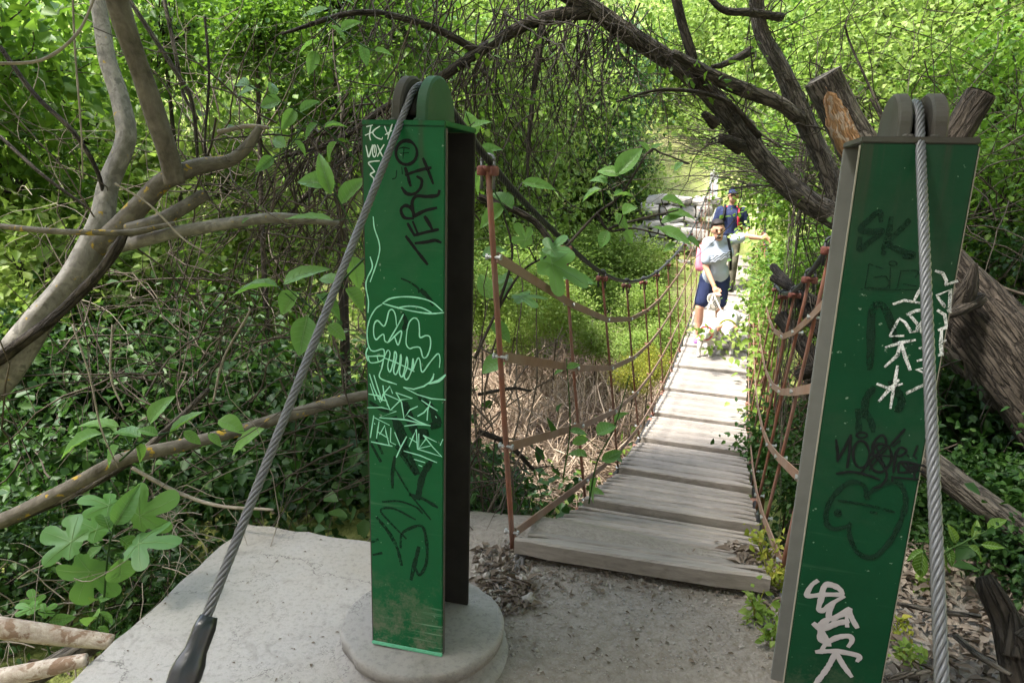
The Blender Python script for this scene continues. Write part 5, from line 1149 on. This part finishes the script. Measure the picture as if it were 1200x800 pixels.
shoot('fig_branch', 'leafy twig of broad translucent leaves dangling over the far handrail', 'plant', [[(661, 292), (700, 250), (728, 228), (760, 178), (776, 180), (808, 192)], [(700, 250), (714, 270), (745, 268), (802, 282)], [(714, 268), (730, 262), (770, 252), (795, 246)]], [
    (722, 205, 752, 170, .5, o_), (728, 205, 700, 195, .5, o_), (705, 222, 680, 232, .5, o_), (730, 252, 748, 236, .5, o_), (722, 250, 735, 268, .5, o_), (712, 270, 703, 290, .7, o_), (730, 270, 745, 284, .7, o_), (775, 234, 806, 238, .5, o_), (780, 250, 820, 246, .36, o_), (775, 262, 800, 250, .5, o_), (772, 268, 812, 282, .5, o_), (780, 275, 770, 262, .6, o_), (792, 286, 776, 294, .55, o_), (804, 280, 824, 290, .6, o_), (760, 180, 750, 165, .5, o_), (764, 178, 776, 166, .6, o_), (800, 190, 790, 198, .5, o_), (712, 215, 690, 208, .5, o_), (720, 230, 742, 222, .5, o_)], 2.7, .006, jit=.05)
shoot('mulberry_shoot', 'small green shoot growing up through the left handrail over the straw', 'plant', [[(690, 590), (700, 540), (720, 500), (738, 440)], [(660, 560), (668, 500), (664, 420)]], [
    (700, 510, 722, 495, .7, o_), (690, 515, 668, 518, .5, o_), (705, 540, 730, 528, .5, o_), (688, 535, 664, 528, .5, o_), (700, 560, 690, 588, .6, o_), (664, 432, 648, 436, .5, o_), (664, 432, 680, 426, .5, o_), (720, 495, 735, 482, .5, o_), (690, 575, 708, 578, .5, o_), (668, 505, 690, 505, .5, o_)], 3.0, .004)

shoot('mulberry_shoot', 'shoot of broad leaves just right of the bright green post top', 'plant', [[(600, 260), (575, 215), (560, 170), (545, 130)]], [
    (560, 172, 580, 196, .6, o_), (556, 160, 548, 128, .6, o_), (562, 180, 588, 168, .5, o_), (570, 200, 552, 226, .6, o_), (552, 150, 576, 140, .5, o_)], 2.6, .004)
shoot('mulberry_shoot', 'pale leafy spray high between the dark leaning limb and the post', 'plant', [[(420, 190), (380, 150), (330, 120), (290, 100)], [(360, 140), (340, 170), (310, 190)]], [
    (330, 118, 300, 122, .5, o_), (345, 128, 330, 152, .5, o_), (372, 145, 352, 160, .5, o_), (300, 104, 276, 112, .5, o_), (318, 112, 322, 92, .5, o_), (352, 132, 372, 116, .5, o_), (380, 150, 404, 140, .5, o_), (395, 166, 380, 186, .5, o_), (335, 172, 318, 160, .5, o_), (320, 184, 300, 200, .5, o_), (345, 165, 362, 180, .5, o_), (292, 100, 270, 92, .5, o_)], 3.0, .004)
shoot('mulberry_shoot', 'leafy spray hanging from the top edge near the post', 'plant', [[(390, -30), (385, 20), (370, 60)], [(385, 20), (420, 50), (440, 60)]], [
    (385, 10, 352, 18, .5, o_), (384, 30, 408, 40, .5, o_), (376, 48, 348, 52, .5, o_), (370, 60, 362, 86, .5, o_), (400, 36, 418, 22, .5, o_), (425, 52, 430, 76, .5, o_), (438, 60, 462, 62, .5, o_), (388, -4, 416, -2, .5, o_)], 3.2, .004)
shoot('fig_shoot', 'low fig leaves in the shade under the pale fig shoot', 'plant', [[(60, 770), (48, 735), (40, 712)], [(48, 735), (70, 715)]], [
    (44, 716, 20, 706, .6, f_), (46, 722, 66, 706, .6, f_), (42, 714, 36, 690, .6, f_), (58, 728, 84, 724, .6, o_), (50, 735, 28, 742, .6, o_)], 2.3, .004)
shoot('mulberry_shoot', 'ivy-like sprig curling over the slab edge by the pale log', 'plant', [[(112, 745), (116, 715), (120, 700)]], [
    (116, 716, 134, 728, .7, o_), (115, 722, 100, 730, .7, o_), (118, 706, 130, 698, .7, o_), (119, 704, 108, 698, .7, o_), (114, 735, 128, 742, .7, o_)], 2.1, .003)
shoot('mulberry_shoot', 'shoot of long drooping leaves behind the right cable above the litter', 'plant', [[(1110, 700), (1090, 660), (1080, 640)], [(1090, 660), (1120, 640), (1150, 640)], [(1120, 640), (1160, 620)]], [
    (1082, 646, 1078, 678, .45, o_), (1095, 650, 1120, 668, .45, o_), (1110, 640, 1118, 664, .45, o_), (1135, 640, 1160, 655, .4, o_), (1150, 638, 1178, 640, .4, o_), (1085, 645, 1062, 655, .4, o_), (1120, 636, 1112, 614, .4, o_), (1158, 622, 1180, 606, .4, o_), (1140, 632, 1146, 608, .4, o_)], 2.3, .004, 'leaf_mid')

# ================================================================== VEGETATION
def crown_mesh(name, n, leaf, mat, seed, r=(1, 1, .9), nc=60, cs=(.14, .26), asp=.34, hollow=.25):
    rng = np.random.default_rng(seed); cl = clump_ball(nc, r, cs, rng, hollow); V, F = leaf_cloud(n, cl, 1, leaf, rng, asp=asp)
    tw = []   # twigs of the crown
    P = walk(np.zeros((nc, 3)) - np.array([0, 0, .3]), cl[:, :3] + np.array([0, 0, .3]), np.linalg.norm(cl[:, :3], axis=1) + .2, 8, .12, -.01, rng)
    return mesh_from(name, V, F, M[mat]), P
CROWN = {}
for key, mat in (('mid', 'leaf_mid'), ('dark', 'leaf_dark'), ('light', 'leaf_light'), ('yellow', 'leaf_yellow')):
    for sz, leaf, n in (('n', .115, 2600), ('f', .070, 6000)):
        CROWN[key, sz] = [crown_mesh(f'crown_{key}_{sz}{q}', n, leaf, mat, 31 + q + len(CROWN) * 5) for q in range(2)]
def plant(name, pos, R, key, sz, label, cat, group, trunk=.02, twmat='twig', squash=1.0, sparse=False):
    gx, gy = pos[0], pos[1]; gz = ground(gx, gy); gz = min(gz, pos[2] - R * .5)
    t = empty(name, (gx, gy, gz), label, cat, group)
    me, P = CROWN[key, sz][R_.randrange(2)]
    c = bpy.data.objects.new('crown', me); COL.objects.link(c); c.parent = t; c.location = Vector(pos) - Vector((gx, gy, gz)); c.scale = (R, R, R * squash); c.rotation_euler = (R_.uniform(-.3, .3), R_.uniform(-.3, .3), R_.uniform(0, 6.28))
    rot = np.array(c.rotation_euler.to_matrix())
    Q = (P * np.array([R, R, R * squash])) @ rot.T + np.asarray(pos)
    rr = np.linspace(1, .3, P.shape[1])[None] * np.full((len(P), 1), max(.0035, trunk * .28))
    V1, F1 = tubes_np(Q, rr, 4)
    mb = MB(); a = np.array([gx, gy, gz - .1]); b = np.asarray(pos) - UP * R * .3; m_ = (a + b) / 2 + RG.normal(0, .08, 3) * R
    tv, tf = tube(catmull([a, m_, b], 14), ramp_r([trunk, trunk * .75, trunk * .5], 14), 8, False, .12, R_.random() * 9)
    V2, F2 = np.array(tv), np.array(tf)
    obj('trunk' if cat == 'tree' else 'stems', cat_np([(V1, F1), (V2, F2)]), M[twmat], t)
    return t
def P3(px, py, d): return at(px, py, d)

LT, LTG = 'leafy sapling in the thicket left of the green post', 'saplings in the left thicket'
for px, py, d, R, k in [(-40, 40, 4.6, .85, 'mid'), (60, 340, 4.7, .6, 'light'), (10, 200, 5.2, .65, 'mid'), (190, 20, 5.4, .6, 'mid'), (300, 40, 5.0, .4, 'mid'), (390, 0, 5.4, .45, 'mid'), (-20, 420, 4.3, .5, 'light'), (170, 330, 5.3, .75, 'light'), (400, 130, 5.6, .5, 'mid'),
                        (90, 130, 6.6, 1.0, 'light'), (260, 200, 6.8, .9, 'light'), (-60, 260, 6.4, 1.0, 'light'), (340, 270, 6.6, .7, 'light'), (200, 360, 6.4, .8, 'mid'), (290, 380, 6.0, .6, 'mid'), (470, 20, 7.4, .8, 'mid')]:
    plant('sapling', P3(px, py, d), R, k, 'n', LT, 'tree', LTG, .03, 'bark_dark')
LB, LBG = 'sunlit leafy tree far back behind the left thicket', 'sunlit trees behind the left thicket'
for px, py, d, R, k in [(0, 60, 9, 1.5, 'light'), (130, 180, 9.5, 1.5, 'light'), (250, 40, 12, 1.7, 'light'), (350, 120, 14, 1.7, 'light'), (60, 300, 9, 1.4, 'light'), (470, 90, 11, 1.6, 'light'), (560, 40, 12, 1.7, 'light'), (-120, 180, 9, 1.6, 'light')]:
    plant('leafy_tree', P3(px, py, d), R, k, 'f', LB, 'tree', LBG, .06, 'bark_dark')
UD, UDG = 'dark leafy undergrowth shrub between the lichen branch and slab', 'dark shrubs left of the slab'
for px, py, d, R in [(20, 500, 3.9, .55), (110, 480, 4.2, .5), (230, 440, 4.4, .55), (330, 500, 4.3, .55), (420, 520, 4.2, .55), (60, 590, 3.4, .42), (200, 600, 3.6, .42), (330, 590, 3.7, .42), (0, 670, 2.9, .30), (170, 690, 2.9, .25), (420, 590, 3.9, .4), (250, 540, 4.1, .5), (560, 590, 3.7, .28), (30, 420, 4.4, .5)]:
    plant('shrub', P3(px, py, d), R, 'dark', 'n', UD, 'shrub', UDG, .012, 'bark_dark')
RD, RDG = 'dark glossy shrub behind the shaded green post and right cable', 'dark shrubs on the right bank'
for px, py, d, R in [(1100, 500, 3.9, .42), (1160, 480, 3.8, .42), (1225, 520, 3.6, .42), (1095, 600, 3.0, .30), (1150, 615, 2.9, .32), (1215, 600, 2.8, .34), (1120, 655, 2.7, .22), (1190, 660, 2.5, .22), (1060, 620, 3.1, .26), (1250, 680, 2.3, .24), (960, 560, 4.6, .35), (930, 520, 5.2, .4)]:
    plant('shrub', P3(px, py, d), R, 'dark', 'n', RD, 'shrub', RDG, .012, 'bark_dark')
RT, RTG = 'fine-leaved sapling in the thicket behind the shaded green post', 'saplings in the right thicket'
for px, py, d, R, k in [(1180, 230, 4.6, .7, 'mid'), (1225, 330, 4.2, .6, 'dark'), (1150, 300, 5.0, .6, 'mid'), (1210, 130, 5.2, .8, 'mid'), (1040, 330, 5.6, .7, 'mid'), (960, 330, 6.4, .6, 'mid'), (1100, 120, 6.2, .9, 'light'), (1000, 100, 7.0, .8, 'light'), (1190, 20, 6.4, .9, 'light'), (1060, 20, 7.2, 1.0, 'light')]:
    plant('sapling', P3(px, py, d), R, k, 'f', RT, 'tree', RTG, .03, 'bark_dark')
RB, RBG = 'sunlit pale green tree on the slope behind the arching tree', 'sunlit trees on the right slope'
for px, py, d, R, k in [(940, 60, 11, 1.3, 'light'), (1030, 60, 10, 1.5, 'mid'), (1150, 70, 9.5, 1.6, 'light'), (900, 200, 13, 1.1, 'light'), (980, 210, 10, 1.2, 'mid'), (1080, 200, 9.5, 1.3, 'light'), (1200, 170, 9, 1.4, 'mid'), (870, 20, 18, 1.6, 'light'), (1260, 60, 9, 1.5, 'light'), (800, 60, 20, 1.8, 'light'), (770, 150, 21, 1.3, 'light'), (840, 150, 19, 1.2, 'light'), (752, 195, 21, 1.2, 'light'), (785, 205, 22, 1.1, 'mid'), (815, 190, 23, 1.3, 'light'), (868, 205, 20, 1.2, 'light'), (835, 208, 24, 1.1, 'mid')]:
    plant('leafy_tree', P3(px, py, d), R, k, 'f', RB, 'tree', RBG, .06, 'bark_brown')
IV, IVG = 'dense ivy-clad tree rising beyond the ravine', 'ivy-clad trees beyond the ravine'
for px, py, d, R, k in [(700, 120, 16, 1.5, 'dark'), (690, 210, 15, 1.4, 'light'), (640, 120, 15, 1.7, 'light'), (590, 210, 13, 1.4, 'light'), (715, 190, 14.5, .8, 'dark'), (660, 40, 17, 1.8, 'light'), (560, 120, 15, 1.4, 'light'), (735, 240, 15.5, .8, 'light')]:
    plant('ivy_tree', P3(px, py, d), R, k, 'f', IV, 'tree', IVG, .09, 'bark_dark', 1.25)
RS, RSG = 'bright green shrub filling the ravine beyond the left handrail', 'bright shrubs in the ravine'
for px, py, d, R, k in [(610, 335, 9.5, .7, 'light'), (565, 345, 8.5, .6, 'light'), (655, 362, 10.5, .6, 'light'), (600, 392, 10.5, .45, 'light'), (700, 398, 11, .45, 'light'), (590, 300, 12, .9, 'light'), (650, 320, 12.5, .9, 'light'), (700, 300, 14, .9, 'light'), (745, 310, 14, .7, 'light'), (590, 360, 12, .7, 'light'), (660, 355, 13.5, .7, 'light'), (720, 355, 13, .7, 'light'), (760, 360, 11.5, .6, 'light'), (745, 410, 10, .4, 'light'), (770, 300, 15, .6, 'mid'), (742, 440, 8.6, .28, 'yellow'), (762, 425, 9, .28, 'yellow'), (780, 400, 10, .4, 'light')]:
    plant('ravine_shrub', P3(px, py, d), R, k, 'f', RS, 'shrub', RSG, .014, 'twig', .8)

# far hillside: one mass of foliage
n = 2300; cl = []
while len(cl) < n:
    s, c = RG.uniform(16.5, 58), RG.uniform(-34, 34)
    if abs(c) > s * .95: continue
    p = W(c, s, 0); z = ground(p[0], p[1])
    bare = mnoise.noise(Vector((c * .16, s * .10, 4.0)))
    if bare < -.02 and RG.random() < .85: continue
    if -3.5 < c < 1.0 and s < 24 and RG.random() < .75: continue
    cl.append((p[0], p[1], z + RG.uniform(.1, 1.5) * (.6 + s * .02), RG.uniform(.35, .8)))
cl = np.array(cl); V, F = leaf_cloud(110000, cl, 1, .21, asp=.36)
tag(obj('hillside_foliage', (V, F), M['leaf_light'], loc=(0, 0, 0)), 'sunlit green foliage covering the far hillside', 'foliage', None, 'stuff')
# low plants on the ravine banks
def scatter(n, srng, crng, ok, h, spread):
    out = []
    while len(out) < n:
        s, c = RG.uniform(*srng), RG.uniform(*crng)
        if not ok(s, c): continue
        p = W(c, s, 0); out.append((p[0], p[1], ground(p[0], p[1]) + RG.uniform(*h), RG.uniform(*spread)))
    return np.array(out)
straw_c = [on_ground(x, y) for x, y in ((630, 490), (690, 495), (640, 530), (600, 480), (650, 560), (700, 520), (610, 520))]
def in_straw(s, c):
    p = W(c, s, 0); return min((p[0] - q[0]) ** 2 + (p[1] - q[1]) ** 2 for q in straw_c) < 1.0
cl = scatter(900, (6.0, 17), (-11, -.9), lambda s, c: not in_straw(s, c), (.03, .35), (.10, .26)); V, F = leaf_cloud(36000, cl, 1, .085, asp=.34)
tag(obj('ravine_undergrowth', (V, F), M['leaf_light'], loc=(0, 0, 0)), 'bright low leafy plants covering the ravine floor', 'undergrowth', None, 'stuff')
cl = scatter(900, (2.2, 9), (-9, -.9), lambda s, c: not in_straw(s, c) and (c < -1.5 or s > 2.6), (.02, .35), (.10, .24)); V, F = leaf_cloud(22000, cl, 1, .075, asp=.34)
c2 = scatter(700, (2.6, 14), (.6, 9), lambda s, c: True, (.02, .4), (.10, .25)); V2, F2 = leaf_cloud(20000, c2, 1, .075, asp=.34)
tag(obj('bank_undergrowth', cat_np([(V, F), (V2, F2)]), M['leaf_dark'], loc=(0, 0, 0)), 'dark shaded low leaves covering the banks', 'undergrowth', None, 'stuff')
# dry straw and brush heap in the ravine
parts = []
for q in straw_c:
    n = 2000; P0 = np.array(q) + RG.normal(0, 1, (n, 3)) * np.array([.8, .8, 0]); P0[:, 2] = [ground(a, b) + RG.uniform(0, .30) for a, b in P0[:, :2]]
    d0 = RG.normal(0, 1, (n, 3)); d0[:, 2] = np.abs(d0[:, 2]) * .35; P = walk(P0, d0, RG.uniform(.35, 1.2, n), 6, .18, .03); parts.append(tubes_np(P, np.full((n, 6), 1) * RG.uniform(.003, .0105, n)[:, None], 3))
tag(obj('dry_brush', cat_np(parts), M['straw'], loc=(0, 0, 0)), 'pale reddish heap of dry brush and straw in the ravine', 'brush', None, 'stuff')

n = 2600; cg = []
while len(cg) < n:
    s_, c_ = RG.uniform(4.5, 22), RG.uniform(-8, 3.5)
    if -.8 < c_ < .5: continue
    q = W(c_, s_, 0)
    if mnoise.noise(Vector((q[0] * .7, q[1] * .7, 12))) < -.05: continue
    cg.append((q[0], q[1], ground(q[0], q[1])))
P = walk(np.array(cg), np.tile(UP, (n, 1)) + RG.normal(0, .35, (n, 3)), RG.uniform(.2, .75, n), 6, .13, .05)
tag(obj('dry_grass', tubes_np(P, np.linspace(1, .3, 6)[None] * RG.uniform(.002, .0045, n)[:, None], 3), M['straw'], loc=(0, 0, 0)), 'dry pale grass stems standing among the ravine plants', 'grass', None, 'stuff')
# brown bramble tangles
def keep_off(P):
    s_, c_ = P @ D, P @ X; right = (c_[:, :1] > -.20) & (s_ > 1.7) & (s_ < 16); left = (c_[:, :1] <= -.20) & (s_ > 1.7) & (s_ < 16)
    push = np.where(right & (c_ < .36), .36 - c_, 0) + np.where(left & (c_ > -.80), -.80 - c_, 0)
    return P + push[..., None] * X
def tangle(boxes, label, mat, r=(.0018, .0055), L=(.5, 1.3), grav=.02):
    parts = []
    for (x0, x1, y0, y1, d0, d1, n) in boxes:
        P0 = np.array([at(RG.uniform(x0, x1), RG.uniform(y0, y1), RG.uniform(d0, d1)) for _ in range(n)]); dd = RG.normal(0, 1, (n, 3)); dd[:, 1] *= .6
        P = keep_off(walk(P0, dd, RG.uniform(*L, n), 10, .2, grav)); rr = np.linspace(1, .45, 10)[None] * RG.uniform(*r, n)[:, None]; parts.append(tubes_np(P, rr, 4))
        b = RG.integers(0, n, n); j = RG.integers(2, 9, n); Q = walk(P[b, j], RG.normal(0, 1, (n, 3)), RG.uniform(.15, .45, n), 6, .25, .02); Q = keep_off(Q); parts.append(tubes_np(Q, np.linspace(1, .4, 6)[None] * (rr[b, j] * .6)[:, None], 3))
    tag(obj('bramble_tangle', cat_np(parts), M[mat], loc=(0, 0, 0)), label, 'brambles', None, 'stuff')
tangle([(230, 430, 120, 420, 3.0, 4.6, 170), (60, 260, 200, 560, 3.3, 4.6, 60), (200, 460, 430, 640, 3.0, 4.2, 90), (0, 220, 430, 700, 2.9, 3.8, 60), (500, 600, 480, 640, 2.7, 3.3, 70)], 'brown bramble stems tangled left of the bright green post', 'twig')
tangle([(150, 330, 580, 690, 2.4, 3.1, 35), (0, 130, 650, 780, 2.2, 2.7, 20), (30, 320, 0, 380, 3.2, 4.6, 40)], 'pale dry stems tangled beside the slab and among the left trunks', 'twig_pale', (.0012, .003), (.25, .8), .05)
tangle([(890, 1000, 300, 560, 4.2, 6.0, 170), (1040, 1220, 150, 420, 3.6, 5.2, 210), (1050, 1220, 400, 600, 3.0, 4.2, 60), (980, 1220, -20, 200, 4.5, 7.5, 150), (880, 1010, 160, 300, 4.6, 6, 90)], 'brown bramble stems tangled behind the right handrail and post', 'twig')

# vine on the right handrail
cl = []
for k in range(150):
    s = RG.uniform(6.3, 13.5); z0, z1 = deck_z(s) - .05, cable_z(s) + .15
    cl.append((*W(.36 + RG.normal(.08, .09), s, RG.uniform(z0, z1)), RG.uniform(.06, .13)))
for px, py, s in ((872, 385, 8.6), (880, 395, 8.4), (868, 398, 8.6), (868, 271, 9.3), (880, 300, 9.0), (876, 330, 9.0), (884, 360, 8.3), (890, 420, 7.4)): cl.append((*on_plane(px, py, D, s), .07))
cl = np.array(cl); t = empty('climbing_vine', W(.3, 6.6, deck_z(6.6) - .3), 'bright yellow-green climbing vine smothering the right handrail', 'vine')
V, F = leaf_cloud(3600, cl, 1, .075, asp=.38); obj('leaves', (V, F), M['leaf_light'], t)
n = 34; P0 = np.array([W(.32 + RG.normal(0, .1), s, deck_z(s) - .5) for s in RG.uniform(5.2, 13, n)]); P = walk(P0, np.tile(UP * 1.0 - D * .25, (n, 1)) + RG.normal(0, .18, (n, 3)), RG.uniform(1.2, 2.1, n), 14, .13, -.005); P = keep_off(P)
obj('stem', tubes_np(P, np.linspace(1, .5, 14)[None] * RG.uniform(.006, .013, n)[:, None], 6), M['rust'], t)
cl = np.array([(*on_plane(px, py, D, s), .05) for px, py, s in ((828, 392, 8.1), (838, 402, 8.1), (820, 384, 8.1), (846, 396, 8.1), (832, 408, 8.1))]); t = empty('vine_sprig', W(.1, 8.1, deck_z(8.1)), 'small sprig of yellow-green leaves hanging before the dog in a red harness', 'vine')
V, F = leaf_cloud(46, cl, .7, .07, asp=.4); obj('leaves', (V, F), M['leaf_light'], t)
P = np.array([catmull([on_plane(905, 330, D, 8.1), on_plane(875, 372, D, 8.1), on_plane(845, 392, D, 8.1), on_plane(820, 400, D, 8.1)], 16)]); obj('stem', tubes_np(P, np.full((1, 16), .004), 5), M['twig'], t)

# yellow-flowered weeds at the foot of the right post
def weed(px, py, h, key, label, n=60):
    b = on_z(px, py, -.1); b[2] = ground(b[0], b[1]); t = empty('weed', b, label, 'weed', None); k = 7; d0 = np.tile(UP, (k, 1)) + RG.normal(0, .4, (k, 3)); P = walk(np.tile(b, (k, 1)), d0, RG.uniform(.5, 1.0, k) * h, 8, .12, .01)
    obj('stem', tubes_np(P, np.full((k, 8), .0016), 4), M['leaf_yellow'], t); pts = P[:, 2:].reshape(-1, 3); cl = np.concatenate([pts, np.full((len(pts), 1), .014)], 1); obj('leaves', leaf_cloud(n, cl, 1, .026, asp=.34), M[key], t)
weed(893, 668, .16, 'leaf_yellow', 'small yellow-green weed beside the first right hanger', 80); weed(882, 740, .11, 'leaf_light', 'low green weed by the frayed rope', 80); weed(905, 770, .12, 'leaf_light', 'leafy weed against the grey edge of the shaded green post', 80); weed(900, 705, .13, 'leaf_yellow', 'yellow weed between deck corner and shaded green post', 80)
weed(1060, 778, .07, 'leaf_light', 'small green weed in the leaf litter beside the post', 60); weed(1078, 690, .06, 'leaf_light', 'tiny green weed at the back of the leaf litter', 40); weed(1052, 745, .06, 'leaf_yellow', 'tiny yellow weed in the leaf litter near the post edge', 40)

# leaf litter, pebbles, gravel
def litter(n, samp, L, lift=.012):
    C = np.array([samp() for _ in range(n)]); C[:, 2] = [ground(a, b) for a, b in C[:, :2]]; C[:, 2] += RG.uniform(.002, lift, n); A = RG.normal(0, 1, (n, 3)); A[:, 2] *= .25; Nn = RG.normal(0, .35, (n, 3)); Nn[:, 2] += 1
    LL = RG.uniform(.5, 1.3, n) * L; return leaves_np(C, A, Nn, LL, LL * RG.uniform(.12, .30, n), .5)
pr = POST['R']['cen']
def s1(): return v3(RG.uniform(.82, 2.6), RG.uniform(.7, 2.5), 0)
def s2(): q = on_z(RG.uniform(556, 625), RG.uniform(650, 730), -.1); return q
def s3(): q = on_z(RG.uniform(590, 910), RG.uniform(685, 800), -.1); return q
def s4(): q = on_z(RG.uniform(600, 912), 690 + RG.normal(0, 8) + (RG.uniform(-20, 25)), -.1); return q
def s6(): return on_z(RG.uniform(150, 430), RG.uniform(620, 800), -.085)
def s5(): return v3(RG.uniform(-3, -1.1), RG.uniform(1.2, 3.2), 0)
tag(obj('leaf_litter', cat_np([litter(6000, s1, .047, .035), litter(420, s2, .035), litter(120, s3, .016, .006), litter(300, s4, .02), litter(900, s5, .05, .03)]), M['litter'], loc=(0, 0, 0)), 'dry brown leaf litter on the ground', 'leaf litter', None, 'stuff')
def pebbles(n, samp, r):
    base = np.array([(1, 0, 0), (-1, 0, 0), (0, 1, 0), (0, -1, 0), (0, 0, .7), (0, 0, -.7)], float); T = np.array([(0, 2, 4), (2, 1, 4), (1, 3, 4), (3, 0, 4), (2, 0, 5), (1, 2, 5), (3, 1, 5), (0, 3, 5)])
    V = []; F = []
    for i in range(n):
        c = samp(); c[2] = ground(c[0], c[1]) + .001; s = r * math.exp(RG.normal(0, .5)); a = RG.uniform(0, 6.28); Rm = np.array([[math.cos(a), -math.sin(a), 0], [math.sin(a), math.cos(a), 0], [0, 0, 1]])
        V.append((base * (1 + RG.normal(0, .22, (6, 3))) * s) @ Rm.T + c); F.append(T + 6 * i)
    return np.concatenate(V), np.concatenate(F)
C6 = np.array([s6() for _ in range(90)]); C6[:, 2] += .002; A6 = RG.normal(0, 1, (90, 3)); A6[:, 2] = 0; L6 = RG.uniform(.003, .015, 90)
tag(obj('slab_crumbs', leaves_np(C6, A6, np.tile(UP, (90, 1)), L6, L6 * RG.uniform(.1, .3, 90), .4), M['litter'], loc=(0, 0, 0)), 'crumbs of dead leaf lying on the concrete slab', 'leaf litter', None, 'stuff')
tag(obj('gravel', cat_np([pebbles(1000, s3, .0028), pebbles(450, s4, .0045), pebbles(260, s2, .008)]), M['pebble'], smooth=False, loc=(0, 0, 0)), 'scattered gravel on the dusty path', 'gravel', None, 'stuff')
for px, py, r, lb in ((606, 652, .028, 'grey stone wedged at the left corner of the bridge deck'), (574, 716, .02, 'small grey stone beside the woven strap'), (838, 735, .014, 'small pale stone on the path near the frayed rope'), (704, 700, .016, 'flat bluish stone in front of the deck')):
    bm = bmesh.new(); bmesh.ops.create_icosphere(bm, subdivisions=3, radius=1); c = on_z(px, py, -.1); bm.verts.index_update()
    V = [c + (np.array(v.co) * np.array([1.2, .9, .7]) * (1 + .3 * mnoise.noise(v.co * 1.4 + Vector(c)))) * r for v in bm.verts]; F = [tuple(v.index for v in f.verts) for f in bm.faces]; bm.free()
    tag(obj('stone', (V, F), M['stone']), lb, 'stone')

# ================================================================== CAMERA, LIGHT
cd = bpy.data.cameras.new('camera'); cam = bpy.data.objects.new('camera', cd); COL.objects.link(cam)
cam.matrix_world = Matrix(((_r[0], _u[0], -_f[0], CAM[0]), (_r[1], _u[1], -_f[1], CAM[1]), (_r[2], _u[2], -_f[2], CAM[2]), (0, 0, 0, 1)))
cd.sensor_width = 36; cd.lens = FPX / 1200 * 36; cd.clip_start = .05; cd.clip_end = 500
cd.dof.use_dof = False
sc = bpy.context.scene; sc.camera = cam
SUN_EL, SUN_AZ = rad(60), rad(-106)          # azimuth from +Y, negative = left
sd = Vector((math.sin(SUN_AZ) * math.cos(SUN_EL), math.cos(SUN_AZ) * math.cos(SUN_EL), math.sin(SUN_EL)))
sl = bpy.data.lights.new('sun', 'SUN'); sl.energy = 1.3; sl.angle = rad(10); sl.color = (1, .95, .87)
so = bpy.data.objects.new('sun', sl); COL.objects.link(so); so.rotation_euler = (-sd).to_track_quat('-Z', 'Y').to_euler(); so.location = (-10, 6, 30)
w = bpy.data.worlds.new('World'); sc.world = w; w.use_nodes = True; nt = w.node_tree; nt.nodes.clear()
sk = nt.nodes.new('ShaderNodeTexSky'); sk.sky_type = 'NISHITA'; sk.sun_disc = False; sk.sun_elevation = SUN_EL; sk.sun_rotation = SUN_AZ
sk.air_density = 1.0; sk.dust_density = 1.5; sk.ozone_density = 1.0
bg = nt.nodes.new('ShaderNodeBackground'); bg.inputs['Strength'].default_value = .10; ow = nt.nodes.new('ShaderNodeOutputWorld')
hs = nt.nodes.new('ShaderNodeHueSaturation'); hs.inputs['Saturation'].default_value = .7; nt.links.new(sk.outputs[0], hs.inputs['Color']); nt.links.new(hs.outputs[0], bg.inputs[0]); nt.links.new(bg.outputs[0], ow.inputs[0])
sc.view_settings.view_transform = 'Standard'; sc.view_settings.look = 'None'; sc.view_settings.gamma = 1; sc.view_settings.exposure = 3.62
sc.render.engine = 'CYCLES'; sc.cycles.max_bounces = 8; sc.cycles.diffuse_bounces = 4; sc.cycles.transmission_bounces = 4; sc.cycles.transparent_max_bounces = 4; sc.cycles.glossy_bounces = 3
sc.cycles.use_denoising = True
